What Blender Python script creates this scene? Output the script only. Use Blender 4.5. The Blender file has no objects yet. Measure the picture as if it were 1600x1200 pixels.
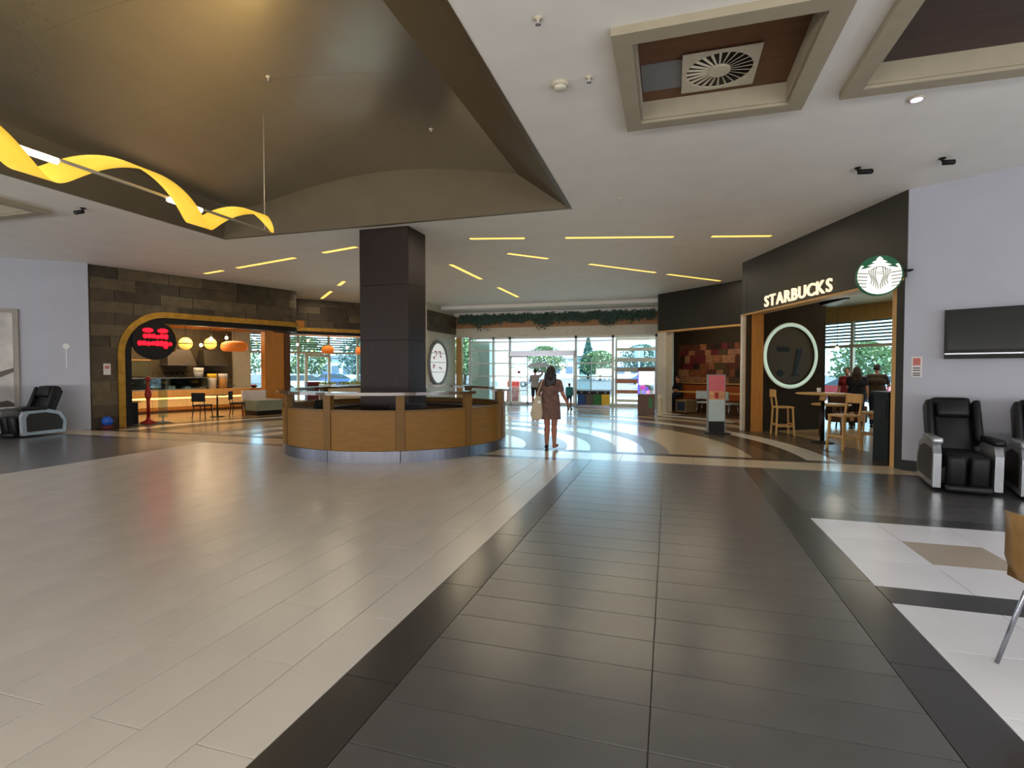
import bpy, bmesh, math, random
from mathutils import Vector, Matrix
random.seed(7)
sc = bpy.context.scene
COL = sc.collection

# ------------------------------------------------------------------ camera
F_PX, HY, CAM_H, VPX = 820.0, 578.0, 1.55, 1045.0
PITCH = math.atan((600.0 - HY) / F_PX)
YAW = math.atan((VPX - 800.0) / (F_PX * math.cos(PITCH)))
cam_d = bpy.data.cameras.new('camera')
cam_d.sensor_width = 36.0
cam_d.lens = 36.0 * F_PX / 1600.0
cam_d.clip_start, cam_d.clip_end = 0.05, 600
cam = bpy.data.objects.new('camera', cam_d); COL.objects.link(cam)
cam.location = (0, 0, CAM_H)
cam.rotation_euler = (math.pi / 2 - PITCH, 0, YAW)
sc.camera = cam

# ------------------------------------------------------------------ world, sun, lamps, exposure
w = bpy.data.worlds.new('sky'); sc.world = w; w.use_nodes = True
nt = w.node_tree; nt.nodes.clear()
wo = nt.nodes.new('ShaderNodeOutputWorld'); bg = nt.nodes.new('ShaderNodeBackground')
sky = nt.nodes.new('ShaderNodeTexSky'); sky.sky_type = 'HOSEK_WILKIE'; sky.turbidity = 4.0; sky.ground_albedo = 0.4
sky.sun_direction = (0.45, -0.35, 0.82)
mx = nt.nodes.new('ShaderNodeMixRGB'); mx.inputs[0].default_value = 0.75; mx.inputs[2].default_value = (0.52, 0.79, 1.0, 1)
nt.links.new(sky.outputs[0], mx.inputs[1]); nt.links.new(mx.outputs[0], bg.inputs[0])
bg.inputs[1].default_value = 11.0
nt.links.new(bg.outputs[0], wo.inputs[0])

def lamp(kind, name, loc, energy, color=(1, 1, 1), rot=(0, 0, 0), size=1.0, size_y=None, spread=None, radius=None):
    d = bpy.data.lights.new(name, kind); d.energy = energy; d.color = color
    if kind == 'AREA':
        d.size = size
        if size_y: d.shape = 'RECTANGLE'; d.size_y = size_y
        if spread: d.spread = spread
    if radius is not None and kind in ('POINT', 'SPOT'): d.shadow_soft_size = radius
    o = bpy.data.objects.new(name, d); COL.objects.link(o); o.location = loc; o.rotation_euler = rot
    return o
s = lamp('SUN', 'sun', (0, 0, 30), 20.0, (1.0, 0.96, 0.9)); s.data.angle = 0.01
s.rotation_euler = Vector((0.45, -0.35, 0.82)).to_track_quat('Z', 'Y').to_euler()
WARM, NEUT, COOL = (1.0, 0.80, 0.55), (1.0, 0.95, 0.89), (0.84, 0.91, 1.0)
# added fill lamps just under the ceiling, out of view, with no fixtures
for x, y, e, c in ((-11.5, -2.5, 110, NEUT), (-5.5, -5.0, 110, NEUT), (-0.1, -1.2, 70, NEUT), (5.5, -2.0, 110, COOL), (-0.1, -3.5, 80, NEUT), (7.5, 3.5, 60, COOL), (-14.5, 3.5, 80, COOL)):
    lamp('AREA', 'hall_fill_lamp', (x, y, 4.2), e, c, size=2.0, size_y=1.0)
# added low fill lamp before the solid back wall, tipped up to brighten the ceiling
lamp('AREA', 'rear_fill_lamp', (-5.0, -8.0, 1.2), 2900, (1.0, 0.965, 0.93), rot=(math.radians(130), 0, 0), size=26, size_y=2.2)
lamp('AREA', 'rear_side_fill_lamp', (9.9, -1.0, 1.2), 600, COOL, rot=(math.radians(118), 0, math.pi / 2), size=9, size_y=2.2)  # added cool fill along the right side, no window there
lamp('AREA', 'rear_left_fill_lamp', (-20.0, -1.0, 1.2), 600, COOL, rot=(math.radians(118), 0, -math.pi / 2), size=9, size_y=2.2)  # matching added fill on the left, before a closed wall
sc.view_settings.view_transform = 'Standard'
sc.view_settings.look = 'None'
sc.view_settings.exposure = -0.55
sc.view_settings.gamma = 1.0
sc.view_settings.use_curve_mapping = False
cy = sc.cycles
cy.use_denoising = True
cy.max_bounces = 8; cy.diffuse_bounces = 4; cy.glossy_bounces = 4; cy.transmission_bounces = 4; cy.transparent_max_bounces = 12
cy.sample_clamp_indirect = 6.0; cy.caustics_reflective = False; cy.caustics_refractive = False

# ------------------------------------------------------------------ materials
def lin(v):
    v /= 255.0
    return v / 12.92 if v <= 0.04045 else ((v + 0.055) / 1.055) ** 2.4
def rgb(r, g, b): return (lin(r), lin(g), lin(b), 1.0)
MATS = {}
def mat(name, col, rough=0.5, metal=0.0, var=0.06, scale=6.0, bump=0.0, spec=0.35, emit=0.0, ecol=None, stretch=None, coat=0.0, coatr=0.08):
    if name in MATS: return MATS[name]
    m = bpy.data.materials.new(name); m.use_nodes = True
    n = m.node_tree.nodes; l = m.node_tree.links
    b = n['Principled BSDF']
    b.inputs['Roughness'].default_value = rough; b.inputs['Metallic'].default_value = metal
    b.inputs['Specular IOR Level'].default_value = spec
    b.inputs['Coat Weight'].default_value = coat; b.inputs['Coat Roughness'].default_value = coatr
    c = rgb(*col)
    tc = n.new('ShaderNodeTexCoord'); mp = n.new('ShaderNodeMapping'); nz = n.new('ShaderNodeTexNoise')
    if stretch: mp.inputs['Scale'].default_value = stretch
    nz.inputs['Scale'].default_value = scale; nz.inputs['Detail'].default_value = 5.0
    l.new(tc.outputs['Object'], mp.inputs[0]); l.new(mp.outputs[0], nz.inputs['Vector'])
    cr = n.new('ShaderNodeValToRGB')
    cr.color_ramp.elements[0].position = 0.3; cr.color_ramp.elements[1].position = 0.7
    cr.color_ramp.elements[0].color = tuple(x * (1 - var) for x in c[:3]) + (1,)
    cr.color_ramp.elements[1].color = tuple(min(1, x * (1 + var)) for x in c[:3]) + (1,)
    l.new(nz.outputs['Fac'], cr.inputs[0]); l.new(cr.outputs[0], b.inputs['Base Color'])
    if bump:
        bp = n.new('ShaderNodeBump'); bp.inputs['Strength'].default_value = bump; bp.inputs['Distance'].default_value = 0.01
        l.new(nz.outputs['Fac'], bp.inputs['Height']); l.new(bp.outputs[0], b.inputs['Normal'])
    if emit:
        b.inputs['Emission Color'].default_value = rgb(*ecol) if ecol else c
        b.inputs['Emission Strength'].default_value = emit
    MATS[name] = m
    return m
def glass_mat(name, tint=(235, 245, 245), refl=0.07):
    if name in MATS: return MATS[name]
    m = bpy.data.materials.new(name); m.use_nodes = True
    n = m.node_tree.nodes; l = m.node_tree.links; n.clear()
    o = n.new('ShaderNodeOutputMaterial'); mixs = n.new('ShaderNodeMixShader')
    t = n.new('ShaderNodeBsdfTransparent'); g = n.new('ShaderNodeBsdfGlossy')
    t.inputs[0].default_value = rgb(*tint); g.inputs['Roughness'].default_value = 0.03
    mixs.inputs[0].default_value = refl
    l.new(t.outputs[0], mixs.inputs[1]); l.new(g.outputs[0], mixs.inputs[2]); l.new(mixs.outputs[0], o.inputs[0])
    MATS[name] = m
    return m
M = dict(
    ceil=mat('ceiling_paint', (232, 228, 220), 0.55, scale=2.0, var=0.03),
    wall=mat('wall_paint', (172, 173, 182), 0.6, scale=2.0, var=0.03),
    grout=mat('grout', (70, 64, 56), 0.8),
    twhite=mat('white_tile', (204, 197, 186), 0.27, scale=1.5, var=0.05, spec=0.7),
    twhite2=mat('white_tile_cool', (224, 224, 228), 0.28, scale=1.5, var=0.05),
    tbeige=mat('beige_tile', (172, 158, 140), 0.3, scale=1.5, var=0.05),
    tdark=mat('dark_tile', (74, 73, 73), 0.45, scale=3.0, var=0.10, spec=0.35, coat=1.0, coatr=0.24),
    tdark2=mat('darker_tile', (44, 43, 42), 0.45, scale=3.0, var=0.10, spec=0.35, coat=0.75, coatr=0.2),
    tband=mat('light_band_tile', (205, 190, 165), 0.18, scale=2.0, var=0.05),
    rgrey=mat('ring_grey_terrazzo', (116, 108, 98), 0.28, scale=40.0, var=0.18, spec=0.35),
    rwhite=mat('ring_white_terrazzo', (214, 210, 200), 0.14, scale=40.0, var=0.08),
    rbeige=mat('ring_beige_terrazzo', (188, 170, 142), 0.16, scale=40.0, var=0.10),
    rbrown=mat('ring_brown_terrazzo', (92, 76, 58), 0.26, scale=40.0, var=0.18, spec=0.35),
    rdark=mat('ring_dark_terrazzo', (62, 50, 38), 0.26, scale=40.0, var=0.18, spec=0.35),
    vault=mat('vault_bronze_paint', (182, 174, 154), 0.27, metal=0.85, scale=1.2, var=0.10, spec=0.7, stretch=(1, 0.3, 1), coat=0.8, coatr=0.28),
    bulk=mat('bulkhead_brown_paint', (108, 96, 74), 0.55, scale=2.0, var=0.05),
    bulkshade=mat('bulkhead_shaded_paint', (84, 70, 46), 0.5, scale=2.0, var=0.05),  # same bulkhead brown, darkened for the shade of its sloped face
    cofwood=mat('coffer_wood', (104, 70, 48), 0.5, scale=3.0, var=0.15, stretch=(1, 8, 1)),
    cofdark=mat('coffer_wood_dark', (70, 56, 52), 0.5, scale=3.0, var=0.15, stretch=(1, 8, 1)),
    cofframe=mat('coffer_frame_paint', (158, 148, 126), 0.55, var=0.04),
    kick=mat('kick_plate_steel', (118, 120, 130), 0.3, metal=0.9, scale=3.0, var=0.10, stretch=(6, 6, 0.5)),
    cream=mat('cream_paint', (190, 180, 158), 0.5),
    colbr=mat('column_wenge', (36, 23, 18), 0.42, scale=4.0, var=0.18, spec=0.22, stretch=(6, 6, 0.6)),
    oak=mat('kiosk_oak_laminate', (126, 88, 32), 0.45, spec=0.25, scale=4.0, var=0.10, stretch=(1, 1, 7)),
    oakd=mat('kiosk_rim_wood', (84, 62, 40), 0.13, spec=0.6, scale=4.0, var=0.12),
    oakpost=mat('kiosk_post_wood', (110, 78, 32), 0.45, spec=0.25, scale=4.0, var=0.10, stretch=(1, 1, 6)),
    steel=mat('brushed_steel', (165, 168, 178), 0.26, metal=0.9, scale=3.0, var=0.08, stretch=(1, 1, 12)),
    black=mat('black_paint', (18, 16, 15), 0.45, spec=0.25),
    dkmetal=mat('dark_metal', (48, 44, 38), 0.4, metal=0.3),
    stone=mat('stone_cladding', (74, 62, 44), 0.55, scale=5.0, var=0.30, bump=0.25),
    stone2=mat('stone_cladding_dark', (60, 50, 35), 0.55, scale=5.0, var=0.35, bump=0.25),
    stone3=mat('stone_cladding_light', (88, 76, 54), 0.5, scale=5.0, var=0.30, bump=0.25),
    ledge=mat('stone_joint', (140, 124, 92), 0.6),
    gold=mat('brushed_gold', (176, 132, 52), 0.36, metal=0.7, scale=5.0, var=0.25),
    wood=mat('warm_wood', (172, 114, 50), 0.45, scale=4.0, var=0.16, stretch=(5, 5, 0.6)),
    woodl=mat('light_wood', (192, 150, 92), 0.45, scale=4.0, var=0.12, stretch=(5, 5, 0.6)),
    woodd=mat('dark_wood', (84, 54, 32), 0.4, scale=4.0, var=0.16, stretch=(5, 5, 0.6)),
    sfloor=mat('store_floor', (176, 148, 108), 0.2, scale=2.0, var=0.08),
    sdark=mat('store_dark_wall', (44, 33, 18), 0.7, var=0.12, spec=0.1),
    sgreen=mat('cafe_dark_wall', (44, 37, 24), 0.6, var=0.12),
    fascia=mat('fascia_charcoal', (52, 49, 42), 0.5, var=0.05),
    fascia2=mat('fascia_black_brown', (36, 33, 28), 0.5, var=0.05),
    alum=mat('aluminium_frame', (190, 190, 182), 0.4, metal=0.3),
    frame=mat('cream_frame', (206, 198, 178), 0.45),
    glass=glass_mat('window_glass'),
    glassg=glass_mat('display_glass', (225, 240, 240), 0.12),
    leather=mat('black_leather', (18, 17, 20), 0.45, spec=0.3, scale=30, var=0.2, bump=0.08),
    silver=mat('silver_plastic', (168, 172, 176), 0.25, metal=0.6),
    white=mat('white_plastic', (215, 215, 212), 0.4),
    grey=mat('grey_plastic', (120, 120, 120), 0.5),
    screen=mat('screen_glass', (30, 32, 28), 0.2, spec=0.2),
    skin=mat('skin', (150, 96, 76), 0.55), skin2=mat('skin_light', (184, 134, 108), 0.55),
    hair=mat('dark_hair', (34, 24, 22), 0.5, scale=30, var=0.3, stretch=(6, 6, 0.5)),
    dress=mat('taupe_dress', (104, 78, 68), 0.85, scale=16, var=0.3),
    bag=mat('beige_canvas', (182, 166, 140), 0.8), teal=mat('teal_cotton', (34, 118, 126), 0.8),
    navy=mat('navy_cotton', (30, 40, 62), 0.8), blackc=mat('black_cotton', (24, 24, 28), 0.8), greyc=mat('grey_cotton', (150, 146, 142), 0.8),
    brownc=mat('brown_cotton', (60, 50, 38), 0.8), redc=mat('red_cotton', (120, 30, 34), 0.8), khaki=mat('khaki_cotton', (86, 84, 62), 0.8),
    teal_seat=mat('sage_upholstery', (120, 124, 104), 0.7), orangeseat=mat('orange_upholstery', (150, 78, 36), 0.6),
    orange=mat('orange_shade', (214, 116, 40), 0.5, emit=0.35, ecol=(225, 120, 40)),
    red=mat('red_paint', (150, 30, 20), 0.45), blue=mat('blue_gloss', (40, 90, 190), 0.25),
    green=mat('green_plastic', (46, 110, 56), 0.45), yellow=mat('yellow_plastic', (226, 186, 50), 0.45), bluebin=mat('blue_plastic', (36, 72, 130), 0.45), greybin=mat('grey_bin_plastic', (84, 80, 74), 0.45),
    pink=mat('poster_pink', (196, 96, 104), 0.5), peach=mat('poster_peach', (196, 140, 96), 0.5, scale=8, var=0.3), paleblue=mat('poster_pale_blue', (168, 184, 184), 0.5),
    paper=mat('paper', (210, 205, 200), 0.7), rednote=mat('red_print', (190, 110, 100), 0.7),
    foliage=mat('foliage', (132, 152, 112), 0.7, var=0.4, scale=3), foliage2=mat('foliage_blue_green', (112, 140, 132), 0.7, var=0.4, scale=3), garland=mat('garland_needles', (66, 88, 76), 0.7, var=0.4, scale=12), trunk=mat('bark', (92, 76, 60), 0.8),  # tree greens paled and greyed in the colour for haze and sunlight
    asphalt=mat('asphalt', (84, 86, 90), 0.85, scale=20, var=0.1), concrete=mat('concrete', (200, 196, 188), 0.8, scale=10, var=0.06),
    carw=mat('white_car_paint', (178, 182, 188), 0.25), carb=mat('blue_car_paint', (60, 90, 160), 0.25), carr=mat('red_car_paint', (150, 40, 46), 0.25), cars=mat('silver_car_paint', (96, 102, 110), 0.25), carglass=mat('car_glass', (40, 52, 60), 0.1), tyre=mat('tyre', (26, 26, 26), 0.8),
    bldg=mat('far_render', (196, 204, 206), 0.8), roofr=mat('far_roof', (120, 130, 140), 0.7), bldgw=mat('far_window', (90, 110, 130), 0.2),
    strip=mat('strip_light_diffuser', (255, 205, 100), 0.5, emit=2.6, ecol=(255, 200, 96)),
    neon=mat('red_neon', (255, 20, 40), 0.5, emit=5.0, ecol=(255, 10, 30)),
    letter=mat('lit_letter', (255, 238, 205), 0.5, emit=1.25, ecol=(255, 232, 196)),
    rounlit=mat('lit_roundel', (250, 246, 232), 0.5, emit=0.95, ecol=(250, 246, 232)),
    rounline=mat('roundel_grey', (104, 106, 96), 0.5, emit=0.12, ecol=(120, 120, 110)),
    roungreen=mat('roundel_green', (14, 92, 58), 0.5, emit=0.12, ecol=(14, 92, 58)),
    ringlit=mat('lit_ring', (196, 216, 196), 0.5, emit=0.75, ecol=(190, 216, 196)),
    bulb=mat('lit_bulb', (255, 224, 170), 0.5, emit=14.0, ecol=(255, 224, 170)),
    purple=mat('purple_led', (120, 90, 255), 0.5, emit=2.0, ecol=(110, 80, 255)),
    pinkglow=mat('pink_glow', (255, 80, 190), 0.5, emit=1.6, ecol=(255, 80, 190)),
    warmled=mat('warm_led_strip', (255, 205, 120), 0.5, emit=4.0, ecol=(255, 205, 120)),
    tubelit=mat('pendant_tube_lit', (255, 246, 214), 0.5, emit=9.0, ecol=(255, 244, 205)),
    downp=mat('violet_downlight', (235, 225, 255), 0.5, emit=6.0, ecol=(225, 210, 255)),
    globey=mat('yellow_lamp_glass', (240, 200, 96), 0.5, emit=0.9, ecol=(240, 196, 90)),
)
def ribbon_mat():
    m = bpy.data.materials.new('pendant_ribbon'); m.use_nodes = True
    n = m.node_tree.nodes; l = m.node_tree.links; b = n['Principled BSDF']
    b.inputs['Base Color'].default_value = rgb(240, 190, 60); b.inputs['Roughness'].default_value = 0.5
    tc = n.new('ShaderNodeTexCoord'); nz = n.new('ShaderNodeTexNoise'); nz.inputs['Scale'].default_value = 3.0
    l.new(tc.outputs['Object'], nz.inputs['Vector'])
    cr = n.new('ShaderNodeValToRGB'); cr.color_ramp.elements[0].color = rgb(236, 168, 20); cr.color_ramp.elements[1].color = rgb(255, 232, 100)
    l.new(nz.outputs['Fac'], cr.inputs[0]); l.new(cr.outputs[0], b.inputs['Emission Color'])
    b.inputs['Emission Strength'].default_value = 1.25
    return m
M['ribbon'] = ribbon_mat()

# ------------------------------------------------------------------ helpers
def wmat(o):
    m = Matrix.LocRotScale(o.location, o.rotation_euler, o.scale)
    return wmat(o.parent) @ m if o.parent else m
def tag(o, label, cat, group=None):
    o['label'] = label; o['category'] = cat
    if group: o['group'] = group
    return o
def thing(name, loc, label, cat, group=None, rz=0.0):
    o = bpy.data.objects.new(name, None); COL.objects.link(o)
    o.location = loc; o.rotation_euler = (0, 0, rz); o.empty_display_size = 0.1
    return tag(o, label, cat, group)
class MB:
    """collects shapes in world (or the parent's) coordinates; build() links them as one mesh object"""
    def __init__(s): s.v = []; s.f = []; s.sm = []
    def add(s, vs, fs, smooth=False):
        b = len(s.v); s.v += [tuple(x) for x in vs]; s.f += [tuple(i + b for i in f) for f in fs]; s.sm += [smooth] * len(fs); return s
    def hexa(s, p):
        return s.add(p, [(0, 3, 2, 1), (4, 5, 6, 7), (0, 1, 5, 4), (1, 2, 6, 5), (2, 3, 7, 6), (3, 0, 4, 7)])
    def box(s, x0, x1, y0, y1, z0, z1):
        return s.hexa([(x0, y0, z0), (x1, y0, z0), (x1, y1, z0), (x0, y1, z0), (x0, y0, z1), (x1, y0, z1), (x1, y1, z1), (x0, y1, z1)])
    def rbox(s, x0, x1, y0, y1, z0, z1, r=0.01, smooth=None):
        """box with chamfered edges"""
        r = min(r, (x1 - x0) / 2.01, (y1 - y0) / 2.01, (z1 - z0) / 2.01)
        bm = bmesh.new(); bmesh.ops.create_cube(bm, size=1.0)
        for v in bm.verts: v.co = Vector(((x0 + x1) / 2 + v.co.x * (x1 - x0), (y0 + y1) / 2 + v.co.y * (y1 - y0), (z0 + z1) / 2 + v.co.z * (z1 - z0)))
        bmesh.ops.bevel(bm, geom=bm.edges[:], offset=r, segments=2, affect='EDGES', profile=0.6)
        return s.addbm(bm, r >= 0.03 if smooth is None else smooth)
    def addbm(s, bm, smooth=False):
        bm.verts.ensure_lookup_table(); bm.verts.index_update()
        s.add([v.co[:] for v in bm.verts], [[v.index for v in f.verts] for f in bm.faces], smooth); bm.free(); return s
    def fbox(s, F, s0, s1, v0, v1, z0, z1):
        P = F.P
        return s.hexa([P(s0, v0, z0), P(s1, v0, z0), P(s1, v1, z0), P(s0, v1, z0), P(s0, v0, z1), P(s1, v0, z1), P(s1, v1, z1), P(s0, v1, z1)])
    def prism(s, lo, hi):
        """two matching loops of points"""
        n = len(lo)
        return s.add(list(lo) + list(hi), [tuple(range(n - 1, -1, -1)), tuple(range(n, 2 * n))] + [(i, (i + 1) % n, n + (i + 1) % n, n + i) for i in range(n)])
    def poly(s, pts, z0, z1):
        return s.prism([(x, y, z0) for x, y in pts], [(x, y, z1) for x, y in pts])
    def fpoly(s, F, pts, v0, v1):
        """polygon in (s,z) of a frame extruded from v0 to v1"""
        return s.prism([F.P(a, v0, z) for a, z in pts], [F.P(a, v1, z) for a, z in pts])
    def arc(s, c, r0, r1, a0, a1, z0, z1, n=24):
        for lo, hi in ((z0, z1),):
            vs = []; 
            for i in range(n + 1):
                a = a0 + (a1 - a0) * i / n; ca, sa = math.cos(a), math.sin(a)
                vs += [(c[0] + r0 * ca, c[1] + r0 * sa, lo), (c[0] + r1 * ca, c[1] + r1 * sa, lo), (c[0] + r1 * ca, c[1] + r1 * sa, hi), (c[0] + r0 * ca, c[1] + r0 * sa, hi)]
            fs = [(0, 1, 2, 3), (4 * n + 3, 4 * n + 2, 4 * n + 1, 4 * n)]
            for i in range(n):
                for k in range(4):
                    a, b2 = 4 * i + k, 4 * i + (k + 1) % 4
                    fs.append((a, a + 4, b2 + 4, b2))
            s.add(vs, fs)
        return s
    def tube(s, path, r, n=8, closed=False):
        path = [Vector(p) for p in path]; m = len(path)
        rr = r if isinstance(r, (list, tuple)) else [r] * m
        vs = []; up = None
        for i, p in enumerate(path):
            a = path[(i - 1) % m] if (closed or i > 0) else p
            b = path[(i + 1) % m] if (closed or i < m - 1) else p
            t = (b - a).normalized()
            if up is None: up = Vector((0, 0, 1)) if abs(t.z) < 0.9 else Vector((1, 0, 0))
            x = t.cross(up)
            if x.length < 1e-5: x = t.cross(Vector((0, 1, 0)))
            x.normalize(); y = x.cross(t).normalized(); up = y
            for k in range(n):
                an = 2 * math.pi * k / n
                vs.append(p + (x * math.cos(an) + y * math.sin(an)) * rr[i])
        fs = []
        for i in range(m if closed else m - 1):
            j = (i + 1) % m
            for k in range(n): fs.append((i * n + k, i * n + (k + 1) % n, j * n + (k + 1) % n, j * n + k))
        if not closed: fs += [tuple(range(n - 1, -1, -1)), tuple((m - 1) * n + k for k in range(n))]
        return s.add(vs, fs, True)
    def lathe(s, prof, c=(0, 0, 0), n=20, sx=1.0, sy=1.0):
        vs = []
        for r, z in prof:
            for k in range(n):
                a = 2 * math.pi * k / n; vs.append((c[0] + r * sx * math.cos(a), c[1] + r * sy * math.sin(a), c[2] + z))
        m = len(prof); fs = []
        for i in range(m - 1):
            for k in range(n): fs.append((i * n + k, i * n + (k + 1) % n, (i + 1) * n + (k + 1) % n, (i + 1) * n + k))
        fs += [tuple(range(n - 1, -1, -1)), tuple((m - 1) * n + k for k in range(n))]
        return s.add(vs, fs, True)
    def disc(s, c, axis, r, t, n=28):
        """flat disc of thickness t along axis"""
        ax = Vector(axis).normalized(); x = ax.cross(Vector((0, 0, 1)))
        if x.length < 1e-4: x = Vector((1, 0, 0))
        x.normalize(); y = x.cross(ax).normalized(); c = Vector(c)
        lo = [c + (x * math.cos(2 * math.pi * k / n) + y * math.sin(2 * math.pi * k / n)) * r for k in range(n)]
        return s.prism(lo, [p + ax * t for p in lo])
    def build(s, name, m, parent=None, loc=None, autoloc=True):
        me = bpy.data.meshes.new(name)
        vs = [Vector(v) for v in s.v]
        o = bpy.data.objects.new(name, me)
        if parent is not None:
            inv = wmat(parent).inverted(); vs = [inv @ v for v in vs]; o.parent = parent
        elif autoloc:
            xs = [v.x for v in vs]; ys = [v.y for v in vs]; zs = [v.z for v in vs]
            L = Vector(loc) if loc else Vector(((min(xs) + max(xs)) / 2, (min(ys) + max(ys)) / 2, min(zs)))
            vs = [v - L for v in vs]; o.location = L
        me.from_pydata(vs, [], s.f)
        for p, q in zip(me.polygons, s.sm): p.use_smooth = q
        me.materials.append(m)
        bm = bmesh.new(); bm.from_mesh(me); bmesh.ops.recalc_face_normals(bm, faces=bm.faces[:]); bm.to_mesh(me); bm.free()
        COL.objects.link(o)
        return o
def local(mb):
    """mark a builder whose points are already in the parent's coordinates"""
    b0 = mb.build
    def build(name, m, parent):
        w = wmat(parent); mb.v = [tuple(w @ Vector(v)) for v in mb.v]
        return b0(name, m, parent)
    mb.build = build
    return mb
def struct(o): o['kind'] = 'structure'; return o
def stuff(o): o['kind'] = 'stuff'; return o
def copy_tree(o, parent=None):
    c = o.copy(); COL.objects.link(c); c.parent = parent
    for ch in [x for x in bpy.data.objects if x.parent == o]: copy_tree(ch, c)
    return c
class Fr:
    """a vertical plane: s along it, v inwards, z up"""
    def __init__(f, a, b, left=True):
        f.a = a; L = math.hypot(b[0] - a[0], b[1] - a[1]); f.L = L
        f.e = ((b[0] - a[0]) / L, (b[1] - a[1]) / L)
        f.n = (-f.e[1], f.e[0]) if left else (f.e[1], -f.e[0])
    def P(f, s, v, z): return (f.a[0] + s * f.e[0] + v * f.n[0], f.a[1] + s * f.e[1] + v * f.n[1], z)
    def rz(f): return math.atan2(f.e[1], f.e[0])
def project(p):
    v = Vector(p) - Vector((0, 0, CAM_H))
    r = Vector((math.cos(YAW), math.sin(YAW), 0)); f0 = Vector((-math.sin(YAW), math.cos(YAW), 0))
    f = f0 * math.cos(PITCH) + Vector((0, 0, -math.sin(PITCH))); u = f0 * math.sin(PITCH) + Vector((0, 0, math.cos(PITCH)))
    d = v.dot(f)
    if d < 0.2: return None
    return 800 + F_PX * v.dot(r) / d, 600 - F_PX * v.dot(u) / d
def shown_area(quad):
    ps = [project(p) for p in quad]
    if any(p is None for p in ps): return 0.0
    ps = [(min(1600, max(0, x)), min(1200, max(0, y))) for x, y in ps]
    return abs(sum(ps[i][0] * ps[(i + 1) % 4][1] - ps[(i + 1) % 4][0] * ps[i][1] for i in range(4))) / 2

# frames of the storefronts (the hall flares symmetrically about X = -5.47)
FL = Fr((-14.5, 10.0), (-12.6, 15.3), True)         # stone-clad restaurant on the left
F2 = Fr((-13.91, 16.95), (-11.6, 19.82), True)       # second stone front, set back
FP = Fr((-9.45, 19.5), (-9.45, 22.5), True)         # pier beside the entrance
FR = Fr((3.47, 9.5), (1.79, 14.68), False)          # coffee shop
FC = Fr((2.13, 17.42), (-0.40, 19.92), False)       # dark cafe beside it
FXL = Fr((-23.6, 11.9), (-13.2, 25.6), True)        # outer glazing, left
FXR = Fr((12.7, 11.9), (2.3, 25.6), False)          # outer glazing, right
YE = 22.5                                           # entrance glazing
ZC = 4.3
C0 = (-5.47, 9.9)
SE = 5.55                                           # end of the stone band on the restaurant front

# ================================================================== FLOOR
floor = struct(MB().poly([(-24.5, 11.0), (-20.5, 3.0), (-20.5, -8.5), (10.5, -8.5), (10.5, 4.5), (13.2, 11.4), (2.0, 26.0), (-1.0, 26.0), (-10.0, 26.0), (-13.0, 26.0)], -0.25, -0.009).build('floor', M['grout'], autoloc=False))
TILES = []      # (x0,x1,y0,y1,matkey)
def cells(x0, x1, y0, y1, w, l, key, along='y', stagger=0.5, ox=None, oy=None):
    """tiles w wide and l long, running along y or x, in a rectangle"""
    if along == 'x':
        a0, a1, b0, b1 = y0, y1, x0, x1
    else:
        a0, a1, b0, b1 = x0, x1, y0, y1
    a = a1 if ox is None else ox
    k = 0
    while a > a0 + 0.02:
        lo = max(a - w, a0)
        off = (b0 if oy is None else oy) + (stagger * l if k % 2 else 0)
        j = math.floor((b0 - off) / l)
        while off + j * l < b1 - 0.02:
            p, q = max(b0, off + j * l), min(b1, off + (j + 1) * l)
            if q - p > 0.03:
                TILES.append((lo, a, p, q, key) if along == 'y' else (p, q, lo, a, key))
            j += 1
        a -= w; k += 1
XL, XR = -1.57, 1.43
cells(-9.5, XL, -3.2, 8.85, 0.3, 1.2, 'twhite', 'y', 0.5, oy=1.67 - 6.0)
cells(XL, XL + 0.3, -3.2, 9.06, 0.3, 1.2, 'tdark2', 'y', 0, oy=2.28 - 6.0)
cells(XR - 0.3, XR, -3.2, 9.06, 0.3, 1.2, 'tdark2', 'y', 0, oy=2.0 - 6.0)
cells(XL + 0.3, XR - 0.3, -3.2, 9.06, 0.3, 1.2, 'tdark', 'x', 0, ox=9.06, oy=XL + 0.3)
cells(XR, 10.4, 6.43, 9.06, 0.3, 1.2, 'tdark', 'x', 0.5)
cells(XR, 10.4, 6.13, 6.43, 0.3, 1.2, 'tdark2', 'x', 0)
cells(XR, 10.4, 4.33, 6.13, 0.6, 0.6, 'twhite2', 'y', 0, ox=10.43, oy=4.33)
cells(XR, 10.4, 4.03, 4.33, 0.3, 1.2, 'tdark2', 'x', 0)
cells(XR, 10.4, -3.2, 4.03, 0.6, 0.6, 'twhite2', 'y', 0, ox=10.43, oy=4.03 - 7.2)
cells(-20.4, -9.5, -3.2, 8.85, 0.3, 1.2, 'tdark', 'y', 0.5)
cells(-15.5, XL, 8.85, 9.06, 0.21, 1.2, 'tdark2', 'x', 0)
cells(-15.2, 3.9, 9.06, 9.80, 0.74, 1.2, 'tband', 'x', 0)
cells(-15.0, 3.7, 9.80, 10.05, 0.25, 1.2, 'rdark', 'x', 0)
T2 = []
for x0, x1, y0, y1, k in TILES:
    if k == 'twhite2' and abs(x0 - 2.03) < 0.05 and abs(y0 - 4.93) < 0.05: k = 'tbeige'
    T2.append((shown_area([(x0, y0, 0), (x1, y0, 0), (x1, y1, 0), (x0, y1, 0)]), x0, x1, y0, y1, k))
T2.sort(key=lambda t: -t[0])
tile_mesh = {}
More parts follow.
